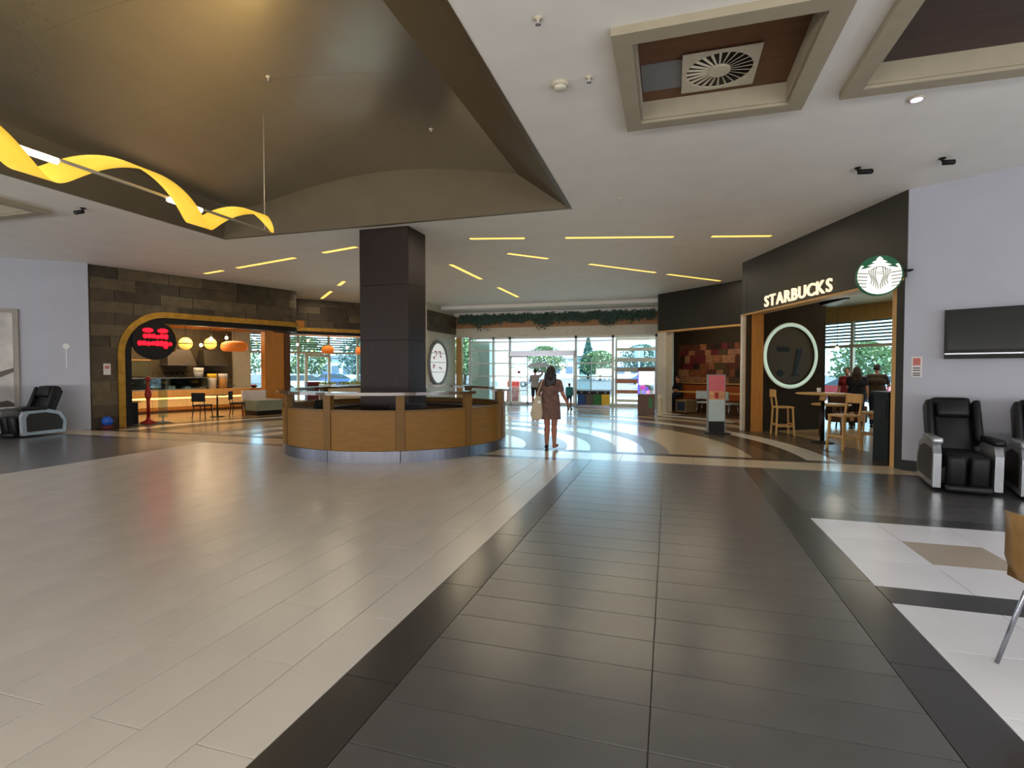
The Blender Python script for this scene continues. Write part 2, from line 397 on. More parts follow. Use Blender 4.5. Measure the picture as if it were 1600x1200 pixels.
def tile_geo(wx, wy, g=0.0025, ch=0.0008, t=0.0085):
    a, b = wx / 2 - g, wy / 2 - g
    vs = [(-a, -b, -t), (a, -b, -t), (a, b, -t), (-a, b, -t), (-a, -b, -ch), (a, -b, -ch), (a, b, -ch), (-a, b, -ch), (-a + ch, -b + ch, 0), (a - ch, -b + ch, 0), (a - ch, b - ch, 0), (-a + ch, b - ch, 0)]
    fs = [(8, 9, 10, 11)]
    for i in range(4):
        j = (i + 1) % 4; fs += [(i, j, 4 + j, 4 + i), (4 + i, 4 + j, 8 + j, 8 + i)]
    return vs, fs
rest = {}
for i, (ar, x0, x1, y0, y1, k) in enumerate(T2):
    wx, wy = x1 - x0, y1 - y0
    vs, fs = tile_geo(wx, wy)
    cxm, cym = (x0 + x1) / 2, (y0 + y1) / 2
    if i < 300 and ar > 60:
        key = (round(wx, 3), round(wy, 3), k)
        if key not in tile_mesh:
            me = bpy.data.meshes.new('tile'); me.from_pydata(vs, [], fs); me.materials.append(M[k]); tile_mesh[key] = me
        o = bpy.data.objects.new('tile', tile_mesh[key]); COL.objects.link(o); o.parent = floor; o.location = (cxm, cym, 0)
    else:
        rest.setdefault(k, MB()).add([(v[0] + cxm, v[1] + cym, v[2]) for v in vs], fs)
for k, mb in rest.items(): stuff(mb.build('tile_field', M[k], floor))
# concentric terrazzo rings around the kiosk
def inside_hall(x, y):
    if y > YE: return False
    for F in (FL, F2, FR, FC):
        s = (x - F.a[0]) * F.e[0] + (y - F.a[1]) * F.e[1]; v = (x - F.a[0]) * F.n[0] + (y - F.a[1]) * F.n[1]
        if 0 <= s <= F.L and v > 0.05: return False
    if 15.2 < y < 17.4 and (x > 2.0 or x < -13.4): return False
    if y > 19.9 and x > -0.4: return False
    return -14.6 < x < 3.6
rings = [(0.02, 2.7, 'rwhite'), (2.7, 3.55, 'rgrey'), (3.55, 4.02, 'rwhite'), (4.02, 4.52, 'rgrey'), (4.52, 5.05, 'rwhite'), (5.05, 5.5, 'rgrey'), (5.5, 6.9, 'rbeige'), (6.9, 7.35, 'rbrown'), (7.35, 7.75, 'rdark'), (7.75, 8.2, 'rwhite'),
         (8.2, 8.9, 'rbrown'), (8.9, 9.5, 'rbeige'), (9.5, 9.8, 'rdark'), (9.8, 10.4, 'rwhite'), (10.4, 10.7, 'rdark'), (10.7, 11.4, 'rwhite'), (11.4, 11.7, 'rbrown'), (11.7, 14.2, 'rbeige')]
for r0, r1, k in rings:
    mb = MB(); n = 72; a0 = math.asin(min(1, 0.152 / r0)) if r0 > 0.16 else 0.06
    run = None; a_s = [a0 + (math.pi - 2 * a0) * i / n for i in range(n + 1)]
    for i in range(n):
        am = (a_s[i] + a_s[i + 1]) / 2; rm = (r0 + r1) / 2
        ok = inside_hall(C0[0] + rm * math.cos(am), C0[1] + rm * math.sin(am))
        if ok and run is None: run = i
        if run is not None and (not ok or i == n - 1):
            e = i if not ok else i + 1
            mb.arc(C0, r0 + 0.002, r1 - 0.002, a_s[run], a_s[e], -0.009, 0.0, max(2, e - run)); run = None
    if mb.f: mb.build('terrazzo_ring', M[k], floor)
# ground coat under the rings, up to the storefronts
MB().poly([(-14.45, 10.06), FL.P(SE, 0, 0)[:2], F2.P(-.5, 0, 0)[:2], F2.P(F2.L, 0, 0)[:2], (-9.45, 19.5), (-9.45, 22.4), (-0.45, 22.4), FC.P(FC.L, 0, 0)[:2], FC.P(0, 0, 0)[:2], FR.P(FR.L, 0, 0)[:2], (3.3, 10.06)], -0.0095, -0.004).build('terrazzo_base', M['rbrown'], floor)
# store floors
def quadF(F, s0, s1, v0, v1): return [F.P(s0, v0, 0)[:2], F.P(s1, v0, 0)[:2], F.P(s1, v1, 0)[:2], F.P(s0, v1, 0)[:2]]
MB().poly(quadF(FL, 0.3, 9.5, 0.06, 9.0), -0.009, 0.001).build('store_floor', M['sfloor'], floor)
MB().poly(quadF(F2, -0.2, 6.0, 0.06, 4.6), -0.009, 0.002).build('store_floor', M['sfloor'], floor)
MB().poly(quadF(FR, 0.2, 9.0, 0.75, 11.0), -0.009, 0.001).build('store_floor', M['sfloor'], floor)
MB().poly(quadF(FR, 0.2, 5.4, 0.06, 0.75), -0.009, 0.002).build('store_floor', M['rbrown'], floor)
MB().poly(quadF(FC, -0.5, 5.2, 0.06, 2.7), -0.009, 0.002).build('store_floor', M['rbrown'], floor)
stuff(MB().poly([(-13.0, 26.2), (-9.4, 22.0), (-0.5, 22.0), (2.0, 26.2)], -0.009, -0.001).build('vestibule_floor', M['rgrey'], floor))

# ================================================================== CEILING
holes = [(-9.0, -1.6, -4.0, 8.95), (-0.31, 1.13, 4.50, 5.95), (1.76, 4.20, 3.70, 5.84), (-12.6, -10.4, 4.2, 6.3)]
def grid_plate(x0, x1, y0, y1, holes, z0, z1):
    xs = sorted({x0, x1} | {h[i] for h in holes for i in (0, 1)}); ys = sorted({y0, y1} | {h[i] for h in holes for i in (2, 3)})
    mb = MB()
    for i in range(len(xs) - 1):
        run = None
        for j in range(len(ys) - 1):
            xm, ym = (xs[i] + xs[i + 1]) / 2, (ys[j] + ys[j + 1]) / 2
            ok = not any(h[0] < xm < h[1] and h[2] < ym < h[3] for h in holes)
            if ok and run is None: run = j
            if run is not None and (not ok or j == len(ys) - 2):
                mb.box(xs[i], xs[i + 1], ys[run], ys[j if not ok else j + 1], z0, z1); run = None
    return mb
ceiling = struct(grid_plate(-20.6, 10.6, -8.6, YE + 0.3, holes, ZC, ZC + 0.12).build('ceiling', M['ceil'], autoloc=False))
# step of the ceiling in front of the entrance
struct(MB().box(-10.6, 0.2, 20.9, YE + 0.4, 4.14, 4.29).build('ceiling', M['ceil']))
# big bronze vault
XA, XB, YV0, YV1, ZV = -8.8, -2.5, -4.0, 8.87, 4.95
def vz(x):
    t = (x - (-7.9)) / (XB + 7.9)
    return ZV + (0.33 * math.sin(math.pi * t) if t > 0 else -0.05 * math.sin(math.pi * (x - XA) / 0.9))
vault = struct(MB().box(XA - 0.2, XB + 0.1, YV0 - 0.1, YV1 + 0.1, 5.45, 5.55).build('ceiling_vault', M['bulkshade'], autoloc=False))
xs = [XA + (XB - XA) * i / 5 for i in range(6)]; ysv = [YV1 - 1.6 * j for j in range(9)]
for i in range(5):
    for j in range(8):
        n = 6; g = 0.0012; mb = MB(); X = [xs[i] + g + (xs[i + 1] - xs[i] - 2 * g) * k / n for k in range(n + 1)]; ya, yb = ysv[j + 1] + g, ysv[j] - g
        lo_ = [(x, y, vz(x)) for x in X for y in (ya, yb)]; hi_ = [(x, y, vz(x) + 0.02) for x in X for y in (ya, yb)]
        mb.add(lo_, [(2 * k, 2 * k + 1, 2 * k + 3, 2 * k + 2) for k in range(n)], True)
        mb.add(hi_, [(2 * k, 2 * k + 2, 2 * k + 3, 2 * k + 1) for k in range(n)], True)
        mb.add(lo_ + hi_, [(2 * k, 2 * k + 2, 2 * k + 2 + 2 * n + 2, 2 * k + 2 * n + 2) for k in range(n)] + [(2 * k + 1, 2 * k + 3, 2 * k + 3 + 2 * n + 2, 2 * k + 1 + 2 * n + 2) for k in range(n)])
        mb.build('vault_panel', M['vault'], vault)
# bulkhead faces round the vault
n = 26; pts_t = [(XA - 0.2 + (XB + 0.2 - XA + 0.3) * i / n) for i in range(n + 1)]
lo = [(-9.0, 8.95), (-1.6, 8.95)]
mb = MB(); arch = [(x, vz(min(max(x, XA), XB)) + 0.03) for x in [XA + (XB - XA) * i / n for i in range(n + 1)]]
outline = [(-9.0, ZC - .003)] + [(-9.0, ZV + 0.03)] + arch + [(-1.599, ZC - .003)]
mb.prism([(x, 8.87, z) for x, z in outline], [(x, 8.953, z) for x, z in outline])
struct(mb.build('trim_1', M['bulk'], autoloc=False))
struct(MB().hexa([(-1.66, -3.98, ZC - .004), (-1.597, -3.98, ZC - .004), (-1.597, 8.86, ZC - .004), (-1.66, 8.86, ZC - .004), (-2.55, -3.98, ZV + 0.0), (-2.45, -3.98, ZV + 0.06), (-2.45, 8.86, ZV + 0.06), (-2.55, 8.86, ZV + 0.0)]).build('trim_2', M['bulkshade'], autoloc=False))  # sloped face carries its shade in the colour
struct(MB().hexa([(-9.003, -3.98, ZC - .003), (-8.95, -3.98, ZC - .003), (-8.95, 8.86, ZC - .003), (-9.003, 8.86, ZC - .003), (-8.9, -3.98, 5.05), (-8.8, -3.98, 5.05), (-8.8, 8.86, 5.05), (-8.9, 8.86, 5.05)]).build('trim_3', M['bulk'], autoloc=False))
struct(MB().box(-9.0, -1.6, -4.1, -3.99, ZC, 5.5).build('trim_4', M['bulk'], autoloc=False))
# coffers: raised cream frame, side walls, wooden back panel
def coffer(n, x0, x1, y0, y1, backm, fr=0.16, depth=0.15):
    mb = MB(); z0, z1 = ZC - 0.07, ZC + 0.0
    mb.box(x0 - fr, x1 + fr, y0 - fr, y0, z0, z1); mb.box(x0 - fr, x1 + fr, y1, y1 + fr, z0, z1)
    mb.box(x0 - fr, x0, y0, y1, z0, z1); mb.box(x1, x1 + fr, y0, y1, z0, z1)
    t = struct(mb.build('trim_%d' % n, M['cofframe']))
    w = MB(); zt = ZC + depth
    w.box(x0 + .002, x0 + .02, y0 + .002, y1 - .002, ZC - .04, zt); w.box(x1 - .02, x1 - .002, y0 + .002, y1 - .002, ZC - .04, zt); w.box(x0 + .02, x1 - .02, y0 + .002, y0 + .02, ZC - .04, zt); w.box(x0 + .02, x1 - .02, y1 - .02, y1 - .002, ZC - .04, zt)
    w.build('coffer_side', M['cofframe'], t)
    MB().box(x0 - 0.03, x1 + 0.03, y0 - 0.03, y1 + 0.03, zt, zt + 0.03).build('coffer_back', backm, t)
    return t
cf = coffer(5, -0.31, 1.13, 4.50, 5.95, M['cofwood'])
MB().box(-0.28, 0.10, 5.22, 5.70, ZC + 0.138, ZC + 0.15).build('access_panel', M['grey'], cf)
coffer(6, 1.76, 4.20, 3.70, 5.84, M['cofdark'])
coffer(7, -12.6, -10.4, 4.2, 6.3, M['cofdark'])
# swirl diffuser
fx, fy, fz = 0.44, 5.47, ZC + 0.132
t = thing('air_diffuser', (fx, fy, fz), 'square white swirl air diffuser with dark fanned blades in wooden ceiling coffer', 'air vent')
mb = MB(); S = 0.34; N = 32
vs = []
for k in range(N):
    a = 2 * math.pi * k / N; m = max(abs(math.cos(a)), abs(math.sin(a)))
    for (x, y) in ((0.30 * math.cos(a), 0.30 * math.sin(a)), (S * math.cos(a) / m, S * math.sin(a) / m)):
        vs += [(fx + x, fy + y, fz - 0.012), (fx + x, fy + y, fz)]
fs = []
for k in range(N):
    a, b = 4 * k, 4 * ((k + 1) % N)
    fs += [(a, b, b + 2, a + 2), (a + 1, a + 3, b + 3, b + 1), (a, a + 1, b + 1, b), (a + 2, b + 2, b + 3, a + 3)]
mb.add(vs, fs).build('face_plate', M['cream'], t)
MB().disc((fx, fy, fz + 0.002), (0, 0, 1), 0.31, 0.004).build('dark_plenum', M['black'], t)
MB().disc((fx, fy, fz - 0.02), (0, 0, 1), 0.10, 0.02).build('hub', M['cream'], t)
for k in range(24):
    a = 2 * math.pi * k / 24; ca, sa = math.cos(a), math.sin(a); wv = 0.010
    p = lambda r, q, z: (fx + r * ca - q * sa, fy + r * sa + q * ca, fz + z)
    MB().hexa([p(.09, -wv, -.012), p(.30, -wv * 2.2, -.012), p(.30, wv * .2, -.004), p(.09, wv * .2, -.004), p(.09, -wv, -.009), p(.30, -wv * 2.2, -.009), p(.30, wv * .2, -.001), p(.09, wv * .2, -.001)]).build('blade', M['cream'], t)

# recessed strip lights radiating from the kiosk
rad = {14.5: [(1.5, 2.65), (3.5, 5.72), (6.5, 7.7)], 47.0: [(2.65, 3.78), (5.1, 7.45), (7.95, 10.2)], 90.0: [(2.75, 5.05), (6.75, 9.1)], 135.0: [(5.95, 6.85), (8.3, 10.4)], 165.0: [(1.28, 2.4), (3.45, 5.9), (6.6, 7.5)]}
order = {3: ('nearest the column', 'in the middle', 'farthest from the column'), 2: ('nearer the column', 'farther from the column')}
for a, segs in rad.items():
    ca, sa = math.cos(math.radians(a)), math.sin(math.radians(a))
    for j, (r0, r1) in enumerate(segs):
        C = (C0[0], 9.98); hw = 0.055
        p = lambda r, q, z: (C[0] + r * ca - q * sa, C[1] + r * sa + q * ca, z)
        place = {14.5: 'right row', 47.0: 'cafe-side row', 90.0: 'entrance row', 135.0: 'row left of column', 165.0: 'restaurant-side row'}[a]
        t = thing('strip_light', p((r0 + r1) / 2, 0, ZC - 0.006), 'warm recessed ceiling strip light, %s of the %s' % (order[len(segs)][j], place), 'ceiling light', 'recessed strip lights radiating over the hall')
        MB().hexa([p(r0 - .015, -hw - .015, ZC - .004), p(r1 + .015, -hw - .015, ZC - .004), p(r1 + .015, hw + .015, ZC - .004), p(r0 - .015, hw + .015, ZC - .004)] + [p(r0 - .015, -hw - .015, ZC - .0005), p(r1 + .015, -hw - .015, ZC - .0005), p(r1 + .015, hw + .015, ZC - .0005), p(r0 - .015, hw + .015, ZC - .0005)]).build('frame', M['cream'], t)
        MB().hexa([p(r0, -hw, ZC - .007), p(r1, -hw, ZC - .007), p(r1, hw, ZC - .007), p(r0, hw, ZC - .007)] + [p(r0, -hw, ZC - .003), p(r1, -hw, ZC - .003), p(r1, hw, ZC - .003), p(r0, hw, ZC - .003)]).build('diffuser', M['strip'], t)
        lamp('AREA', 'strip_light_lamp', p((r0 + r1) / 2, 0, ZC - 0.012), 16 * (r1 - r0), (1.0, 0.84, 0.6), rot=(0, 0, math.radians(a)), size=(r1 - r0), size_y=0.1)

# ================================================================== WALLS
def wall_run(name, pts, z0=0.0, z1=ZC, t=0.15, m=None, left=True):
    mb = MB()
    for a, b in zip(pts, pts[1:]):
        F = Fr(a, b, left); mb.fbox(F, 0, F.L, 0, t, z0, z1)
    return struct(mb.build(name, m or M['wall'], autoloc=False))
wall_run('wall_left', [(-20.4, -8.4), (-20.4, 3.6), (-14.5, 10.0)])
wall_run('wall_right', [(3.47, 9.5), (10.4, 5.24), (10.4, -8.4)])
wall_run('wall_back', [(10.4, -8.4), (-20.4, -8.4)])
def base(name, pts):
    mb = MB()
    for a, b in zip(pts, pts[1:]):
        F = Fr(a, b, True); mb.fbox(F, 0, F.L, -0.015, 0.0, 0, 0.16)
    struct(mb.build(name, M['black'], autoloc=False))
base('baseboard_left', [(-20.4, 3.6), (-14.5, 10.0)]); base('baseboard_right', [(3.47, 9.5), (10.4, 5.24)])
WL = Fr((-14.5, 10.0), (-20.4, 3.6), False)   # left white wall seen from its right end: v<0 is into the hall
WR = Fr((3.47, 9.5), (10.4, 5.24), True)
struct(MB().fbox(WL, 0.0, 0.92, -0.10, 0.0, 0, ZC).build('wall_left_pilaster', M['wall'], autoloc=False))

# --- left stone front (restaurant)
AC = (1.78, 2.0)
def arcpts(r, n=14): return [(AC[0] - r * math.cos(math.pi / 2 * i / n), AC[1] + r * math.sin(math.pi / 2 * i / n)) for i in range(n + 1)]
wl = struct(MB().fpoly(FL, [(0, 0), (AC[0] - 0.9, 0)] + arcpts(0.9) + [(SE, 2.9), (SE, ZC), (0, ZC)], 0.0, 0.30).build('wall_left_storefront', M['ledge'], autoloc=False))
def s_lim(z):
    if z <= AC[1]: return AC[0] - 1.2
    if z >= 3.2: return SE
    return AC[0] - math.sqrt(max(0, 1.44 - (z - AC[1]) ** 2))
row = ZC / 14; rs = random.Random(3)
for i in range(14):
    z0, z1 = i * row, (i + 1) * row; g = 0.006
    lim = s_lim(z0) if z1 > 3.2 and z0 < 3.2 else None
    if z0 >= 3.19: top = SE
    else: top = s_lim(z0)
    a = 0.0; first = True
    while a < max(top, s_lim(z1)) - 0.02:
        L = rs.uniform(0.7, 1.25) * (0.5 if first and i % 2 else 1); first = False
        b = min(a + L, SE if z1 > 3.2 else 9)
        lo_b = min(b, s_lim(z0)); hi_b = min(b, s_lim(z1) if z1 < 3.2 else SE)
        if z0 < 3.2 < z1:
            zz = 3.2
            pts = [(a + g, z0 + g if a < s_lim(z0) else zz + g), (max(a + g, min(b, s_lim(z0)) - g), z0 + g if a < s_lim(z0) else zz + g)]
            if a >= s_lim(z0) : pts = [(a + g, zz + 0.002), (b - g, zz + 0.002)]
            elif b > s_lim(z0): pts += [(min(b, AC[0]), zz + .002), (b - g, zz + 0.002)] if b > AC[0] else []
            pts += [(b - g, z1 - g), (a + g, z1 - g)]
        else:
            if lo_b <= a + 0.03 and hi_b <= a + 0.03: break
            pts = [(a + g, z0 + g), (max(a + g, lo_b - g), z0 + g), (max(a + g, hi_b - g), z1 - g), (a + g, z1 - g)]
        d = rs.uniform(0.03, 0.06)
        MB().fpoly(FL, pts, -d, 0.0).build('stone_tile', M[rs.choice(['stone', 'stone', 'stone2', 'stone3'])], wl)
        a = b
# rounded end of the stone band turning inwards
ce = FL.P(SE, 0.45, 0)
ang0 = math.atan2(-FL.n[1], -FL.n[0])
for i in range(14):
    z0, z1 = i * row, (i + 1) * row
    if z1 <= 3.2: continue
    z0 = max(z0, 3.2)
    MB().arc(ce, 0.2, 0.495, ang0, ang0 + math.pi / 2, z0 + 0.006, z1 - 0.006, 8).build('stone_tile', M[rs.choice(['stone', 'stone2', 'stone3'])], wl)
    MB().fbox(FL, SE + 0.2, SE + 0.495, 0.45, 2.2, z0 + 0.006, z1 - 0.006).build('stone_tile', M[rs.choice(['stone', 'stone2'])], wl)
def arch_strip(name, r0, r1, v0, v1, m, end=SE):
    out = [(AC[0] - r1, 0)] + arcpts(r1) + [(end, AC[1] + r1)]; inn = [(AC[0] - r0, 0)] + arcpts(r0) + [(end, AC[1] + r0)]
    mb = MB()
    for i in range(len(out) - 1):
        q = [out[i], out[i + 1], inn[i + 1], inn[i]]; mb.fpoly(FL, q, v0, v1)
    return mb.build(name, m, wl)
arch_strip('gold_arch', 1.04, 1.2, -0.10, 0.0, M['gold'])
arch_strip('black_reveal', 0.88, 1.04, -0.06, 0.32, M['black'])
MB().arc(ce, 0.35, 0.55, ang0, ang0 + math.pi / 2, 3.04, 3.2, 8).build('gold_arch', M['gold'], wl)
MB().arc(ce, 0.33, 0.51, ang0, ang0 + math.pi / 2, 2.88, 3.04, 8).build('black_reveal', M['black'], wl)

# --- second stone front, set back
L2 = F2.L
w2 = struct(MB().fbox(F2, -0.6, L2 + 0.02, 0.0, 0.3, 3.2, ZC).build('wall_left_far_storefront', M['ledge'], autoloc=False))
for i in range(4):
    z0, z1 = 3.2 + i * 0.275, 3.2 + (i + 1) * 0.275; a = -0.6
    while a < L2 - 0.02:
        b = min(a + rs.uniform(0.7, 1.2), L2)
        MB().fbox(F2, a + 0.006, b - 0.006, -rs.uniform(0.03, 0.06), 0.0, z0 + 0.006, z1 - 0.006).build('stone_tile', M[rs.choice(['stone', 'stone', 'stone2', 'stone3'])], w2)
        a = b
MB().fbox(F2, -0.6, L2, -0.09, 0.0, 3.06, 3.19).build('gold_band', M['gold'], w2)
MB().fbox(F2, -0.6, L2, -0.05, 0.3, 2.94, 3.06).build('black_reveal', M['black'], w2)
# pier beside the entrance: stone courses above a pale wall that carries the round sign
wp = struct(MB().fbox(FP, 0, FP.L - .02, 0.0, 0.25, 0, ZC).build('wall_left_end_pier', M['cream'], autoloc=False))
for i in range(3):
    z0, z1 = 3.15 + i * 0.285, 3.15 + (i + 1) * 0.285; a = 0.0 - 0.3 * (i % 2)
    while a < FP.L - 0.05:
        b = min(a + 0.8, FP.L - .02)
        MB().fbox(FP, max(a, 0) + 0.008, b - 0.008, -rs.uniform(0.04, 0.055), 0.0, z0 + 0.008, z1 - 0.008).build('stone_tile', M[rs.choice(['stone3', 'stone', 'stone3'])], wp)
        a = b
FJ = Fr(F2.P(L2 - .02, 0, 0)[:2], FP.P(0, 0, 0)[:2], True)
struct(MB().fbox(FJ, 0, FJ.L, 0.0, 0.2, 0, ZC).build('wall_left_return', M['cream'], autoloc=False))

# --- coffee shop front
struct(MB().fbox(FR, -0.02, FR.L, 0.0, 0.25, 2.97, ZC).build('wall_right_shop_fascia', M['fascia'], autoloc=False))
struct(MB().fbox(FR, 0.02, FR.L, -0.02, 0.27, 2.93, 2.97).build('trim_8', M['woodl'], autoloc=False))
struct(MB().fbox(FR, 0.0, 0.16, 0.0, 0.6, 0, 2.97).build('wall_right_shop_jamb', M['fascia2'], autoloc=False))
struct(MB().fbox(FR, 0.16, 0.28, 0.02, 0.5, 0, 2.93).build('trim_9', M['woodl'], autoloc=False))
struct(MB().fbox(FR, FR.L - 0.10, FR.L + 0.02, -0.02, 0.5, 0, 2.97).build('trim_10', M['frame'], autoloc=False))
struct(MB().fbox(FR, FR.L - 0.42, FR.L - 0.10, 0.06, 0.36, 0, 2.93).build('trim_11', M['wood'], autoloc=False))
# return between the coffee shop fascia and the cafe fascia
e1 = FR.P(FR.L, 0.0, 0)[:2]
FK = Fr(e1, FC.a, False)
struct(MB().fbox(FK, 0, FK.L, 0.0, 0.2, 2.9, ZC).build('wall_right_return', M['fascia2'], autoloc=False))
struct(MB().fbox(FC, -0.1, FC.L, 0.0, 0.25, 2.96, ZC).build('wall_right_cafe_fascia', M['fascia2'], autoloc=False))
struct(MB().fbox(FC, -0.1, FC.L, -0.02, 0.27, 2.90, 2.96).build('trim_12', M['woodl'], autoloc=False))
struct(MB().fbox(FC, FC.L - 0.42, FC.L, 0.0, 0.3, 0, 2.90).build('trim_13', M['frame'], autoloc=False))
FE = Fr((FC.P(FC.L, 0, 0)[0], FC.P(FC.L, 0, 0)[1]), (-0.42, YE), False)
struct(MB().fbox(FE, 0, FE.L, 0.0, 0.2, 0, ZC).build('wall_right_entrance_return', M['fascia2'], autoloc=False))

# ================================================================== STORE SHELLS AND OUTER GLAZING
ZS = 3.45
struct(MB().poly([FL.P(0, 0.3, 0)[:2], FL.P(SE, 0.3, 0)[:2], FL.P(SE + .2, 2.2, 0)[:2], F2.P(-0.6, 0.1, 0)[:2], F2.P(L2, 0.1, 0)[:2], (-9.5, 19.6), (-9.5, 22.6), (-13.0, 25.9), (-24.0, 11.5)], ZS, ZS + 0.1).build('ceiling_left_stores', M['cream'], autoloc=False))
struct(MB().poly([FR.P(0.02, 0.25, 0)[:2], FR.P(FR.L, 0.25, 0)[:2], FC.P(0, 0.25, 0)[:2], FC.P(FC.L, 0.25, 0)[:2], (-0.25, 22.6), (2.1, 25.9), (13.1, 11.5)], 3.75, 3.85).build('ceiling_right_stores', M['cream'], autoloc=False))
wall_run('wall_left_store_side', [FL.P(0.0, 9.4, 0)[:2], FL.P(0.0, 0.1, 0)[:2]], 0, ZS, 0.15, M['cream'], True)
wall_run('wall_right_store_side', [FR.P(0.0, 0.6, 0)[:2], FR.P(0.0, 10.5, 0)[:2]], 0, 3.8, 0.15, M['cream'], True)
wall_run('wall_left_store_end', [(-9.62, 22.3), (-13.2, 25.6)], 0, ZS, 0.15, M['cream'], True)
wall_run('wall_right_store_end', [(-0.42, YE), (2.3, 25.6)], 0, 3.8, 0.15, M['cream'], True)
wk = struct(MB().fbox(FL, 0.1, 6.5, 6.0, 6.12, 0, ZS).build('wall_kitchen', M['stone3'], autoloc=False))
struct(MB().fbox(FL, 6.5, 7.25, 5.9, 6.1, 0, ZS).build('wall_kitchen_end', M['cream'], autoloc=False))
# wooden beams under the store ceilings
for k, v in enumerate((1.6, 3.0, 4.4)): struct(MB().fbox(FL, 0.3, 7.4, v, v + 0.28, ZS - 0.35, ZS).build('trim_%d' % (14 + k), M['wood'], autoloc=False))
for k, v in enumerate((1.2, 2.6)): struct(MB().fbox(F2, -0.4, 4.6, v, v + 0.28, ZS - 0.4, ZS - 0.1).build('trim_%d' % (17 + k), M['wood'], autoloc=False))

def glazing(n, F, s0, s1, step, zt, head=2.32, door_at=None, solid=None, blinds=True):
    """glazed bay wall: sill, posts, transom, one pane per bay, blind slats in the top lights"""
    w = struct(MB().fbox(F, s0, s1, -0.05, 0.05, 0, 0.12).build('window_%d' % n, M['frame'], autoloc=False))
    MB().fbox(F, s0, s1, -0.05, 0.05, head, head + 0.10).build('transom', M['frame'], w)
    MB().fbox(F, s0, s1, -0.08, 0.08, zt - 0.08, zt + 0.45).build('head_beam', M['dkmetal'] if n > 2 else M['woodl'], w)
    nb = int(round((s1 - s0) / step)); st = (s1 - s0) / nb
    for i in range(nb + 1):
        a = s0 + i * st; MB().fbox(F, a - 0.05, a + 0.05, -0.06, 0.06, 0.12, zt - 0.08).build('mullion', M['frame'], w)
    for i in range(nb):
        a, b = s0 + i * st + 0.05, s0 + (i + 1) * st - 0.05
        MB().fbox(F, a, b, -0.006, 0.006, 0.12, head).build('pane', M['glass'], w)
        MB().fbox(F, a, b, -0.006, 0.006, head + 0.10, zt - 0.08).build('pane', M['glass'], w)
        if blinds:
            k = 0; z = head + 0.18
            while z < zt - 0.1:
                MB().fbox(F, a, b, 0.03, 0.07, z, z + 0.065).build('slat', M['white'], w); z += 0.11
    return w
glazing(1, FXL, 8.4, 17.0, 1.43, 3.3)
glazing(2, FXR, 2.0, 17.0, 1.5, 3.3)
struct(MB().fbox(FXL, 0, 8.4, 0, 0.15, 0, ZS + .1).build('wall_left_outer', M['cream'], autoloc=False))
struct(MB().fbox(FXR, 0, 2.0, 0, 0.15, 0, 3.8).build('wall_right_outer', M['cream'], autoloc=False))
# door leaf frame within the left outer glazing
d1 = struct(MB().fbox(FXL, 11.55, 11.67, -0.12, 0.0, 0, 2.3).build('door_1', M['frame'], autoloc=False))
MB().fbox(FXL, 12.63, 12.75, -0.12, 0.0, 0, 2.3).build('door_stile', M['frame'], d1)
MB().fbox(FXL, 11.67, 12.63, -0.12, 0.0, 2.18, 2.3).build('door_rail', M['frame'], d1)
MB().fbox(FXL, 11.67, 12.63, -0.12, 0.0, 0, 0.2).build('door_rail', M['frame'], d1)
MB().fbox(FXL, 12.45, 12.5, -0.17, -0.12, 0.9, 1.3).build('door_handle', M['steel'], d1)

# ================================================================== ENTRANCE
XE0, XE1 = -9.45, -0.43
struct(MB().box(XE0 - 0.3, XE1 + 0.1, YE, YE + 0.3, 3.44, 4.16).build('wall_entrance_head', mat('entrance_beam_wood', (176, 128, 84), 0.5, scale=4, var=0.1, stretch=(.6, 5, 5)), autoloc=False))
struct(MB().box(XE0 - 0.3, XE1 + 0.1, YE - 0.14, YE, 3.98, 4.14).build('trim_19', M['ceil'], autoloc=False))
struct(MB().box(XE0, XE1, YE - 0.02, YE + 0.34, 3.03, 3.44).build('trim_20', M['frame'], autoloc=False))
struct(MB().box(XE0 - 0.25, XE0 + 0.02, YE - 0.1, YE + 0.05, 3.44, 3.96).build('trim_21', M['fascia'], autoloc=False))
en = struct(MB().box(-8.8, XE1, YE + 0.05, YE + 0.15, 0, 0.12).build('window_3', M['alum'], autoloc=False))
for x in (-8.75, -7.62, -6.84, -3.86, -2.28, -0.50): MB().box(x - 0.05, x + 0.05, YE + 0.03, YE + 0.17, 0, 3.03).build('mullion', M['alum'], en)
MB().box(-9.42, -9.15, YE + 0.0, YE + 0.2, 0, 3.03).build('mullion', M['woodl'], en)
MB().box(-8.75, XE1, YE + 0.03, YE + 0.17, 2.93, 3.03).build('transom', M['alum'], en)
MB().box(-8.75, -2.28, YE + 0.05, YE + 0.15, 2.78, 2.83).build('transom', M['alum'], en)
for z in (0.66, 1.24, 1.82, 2.39):
    if z < 2.3: MB().box(-3.86, -2.28, YE + 0.06, YE + 0.14, z, z + 0.05).build('transom', M['alum'], en)
    MB().box(-8.75, -6.84, YE + 0.06, YE + 0.14, z, z + 0.05).build('transom', M['alum'], en)
for x0, x1, z0, z1 in ((-8.70, -7.67, 0.12, 2.78), (-7.57, -6.89, 0.12, 2.78), (-3.81, -2.33, 0.12, 2.78), (-8.70, -6.89, 2.83, 2.93), (-6.79, -3.91, 2.40, 2.78), (-6.79, -2.33, 2.83, 2.93), (-9.15, -8.80, 0.12, 3.03)):
    MB().box(x0, x1, YE + 0.095, YE + 0.105, z0, z1).build('pane', M['glass'], en)
d2 = struct(MB().box(-6.79, -3.91, YE - 0.12, YE + 0.18, 2.16, 2.40).build('door_2', M['steel'], autoloc=False))
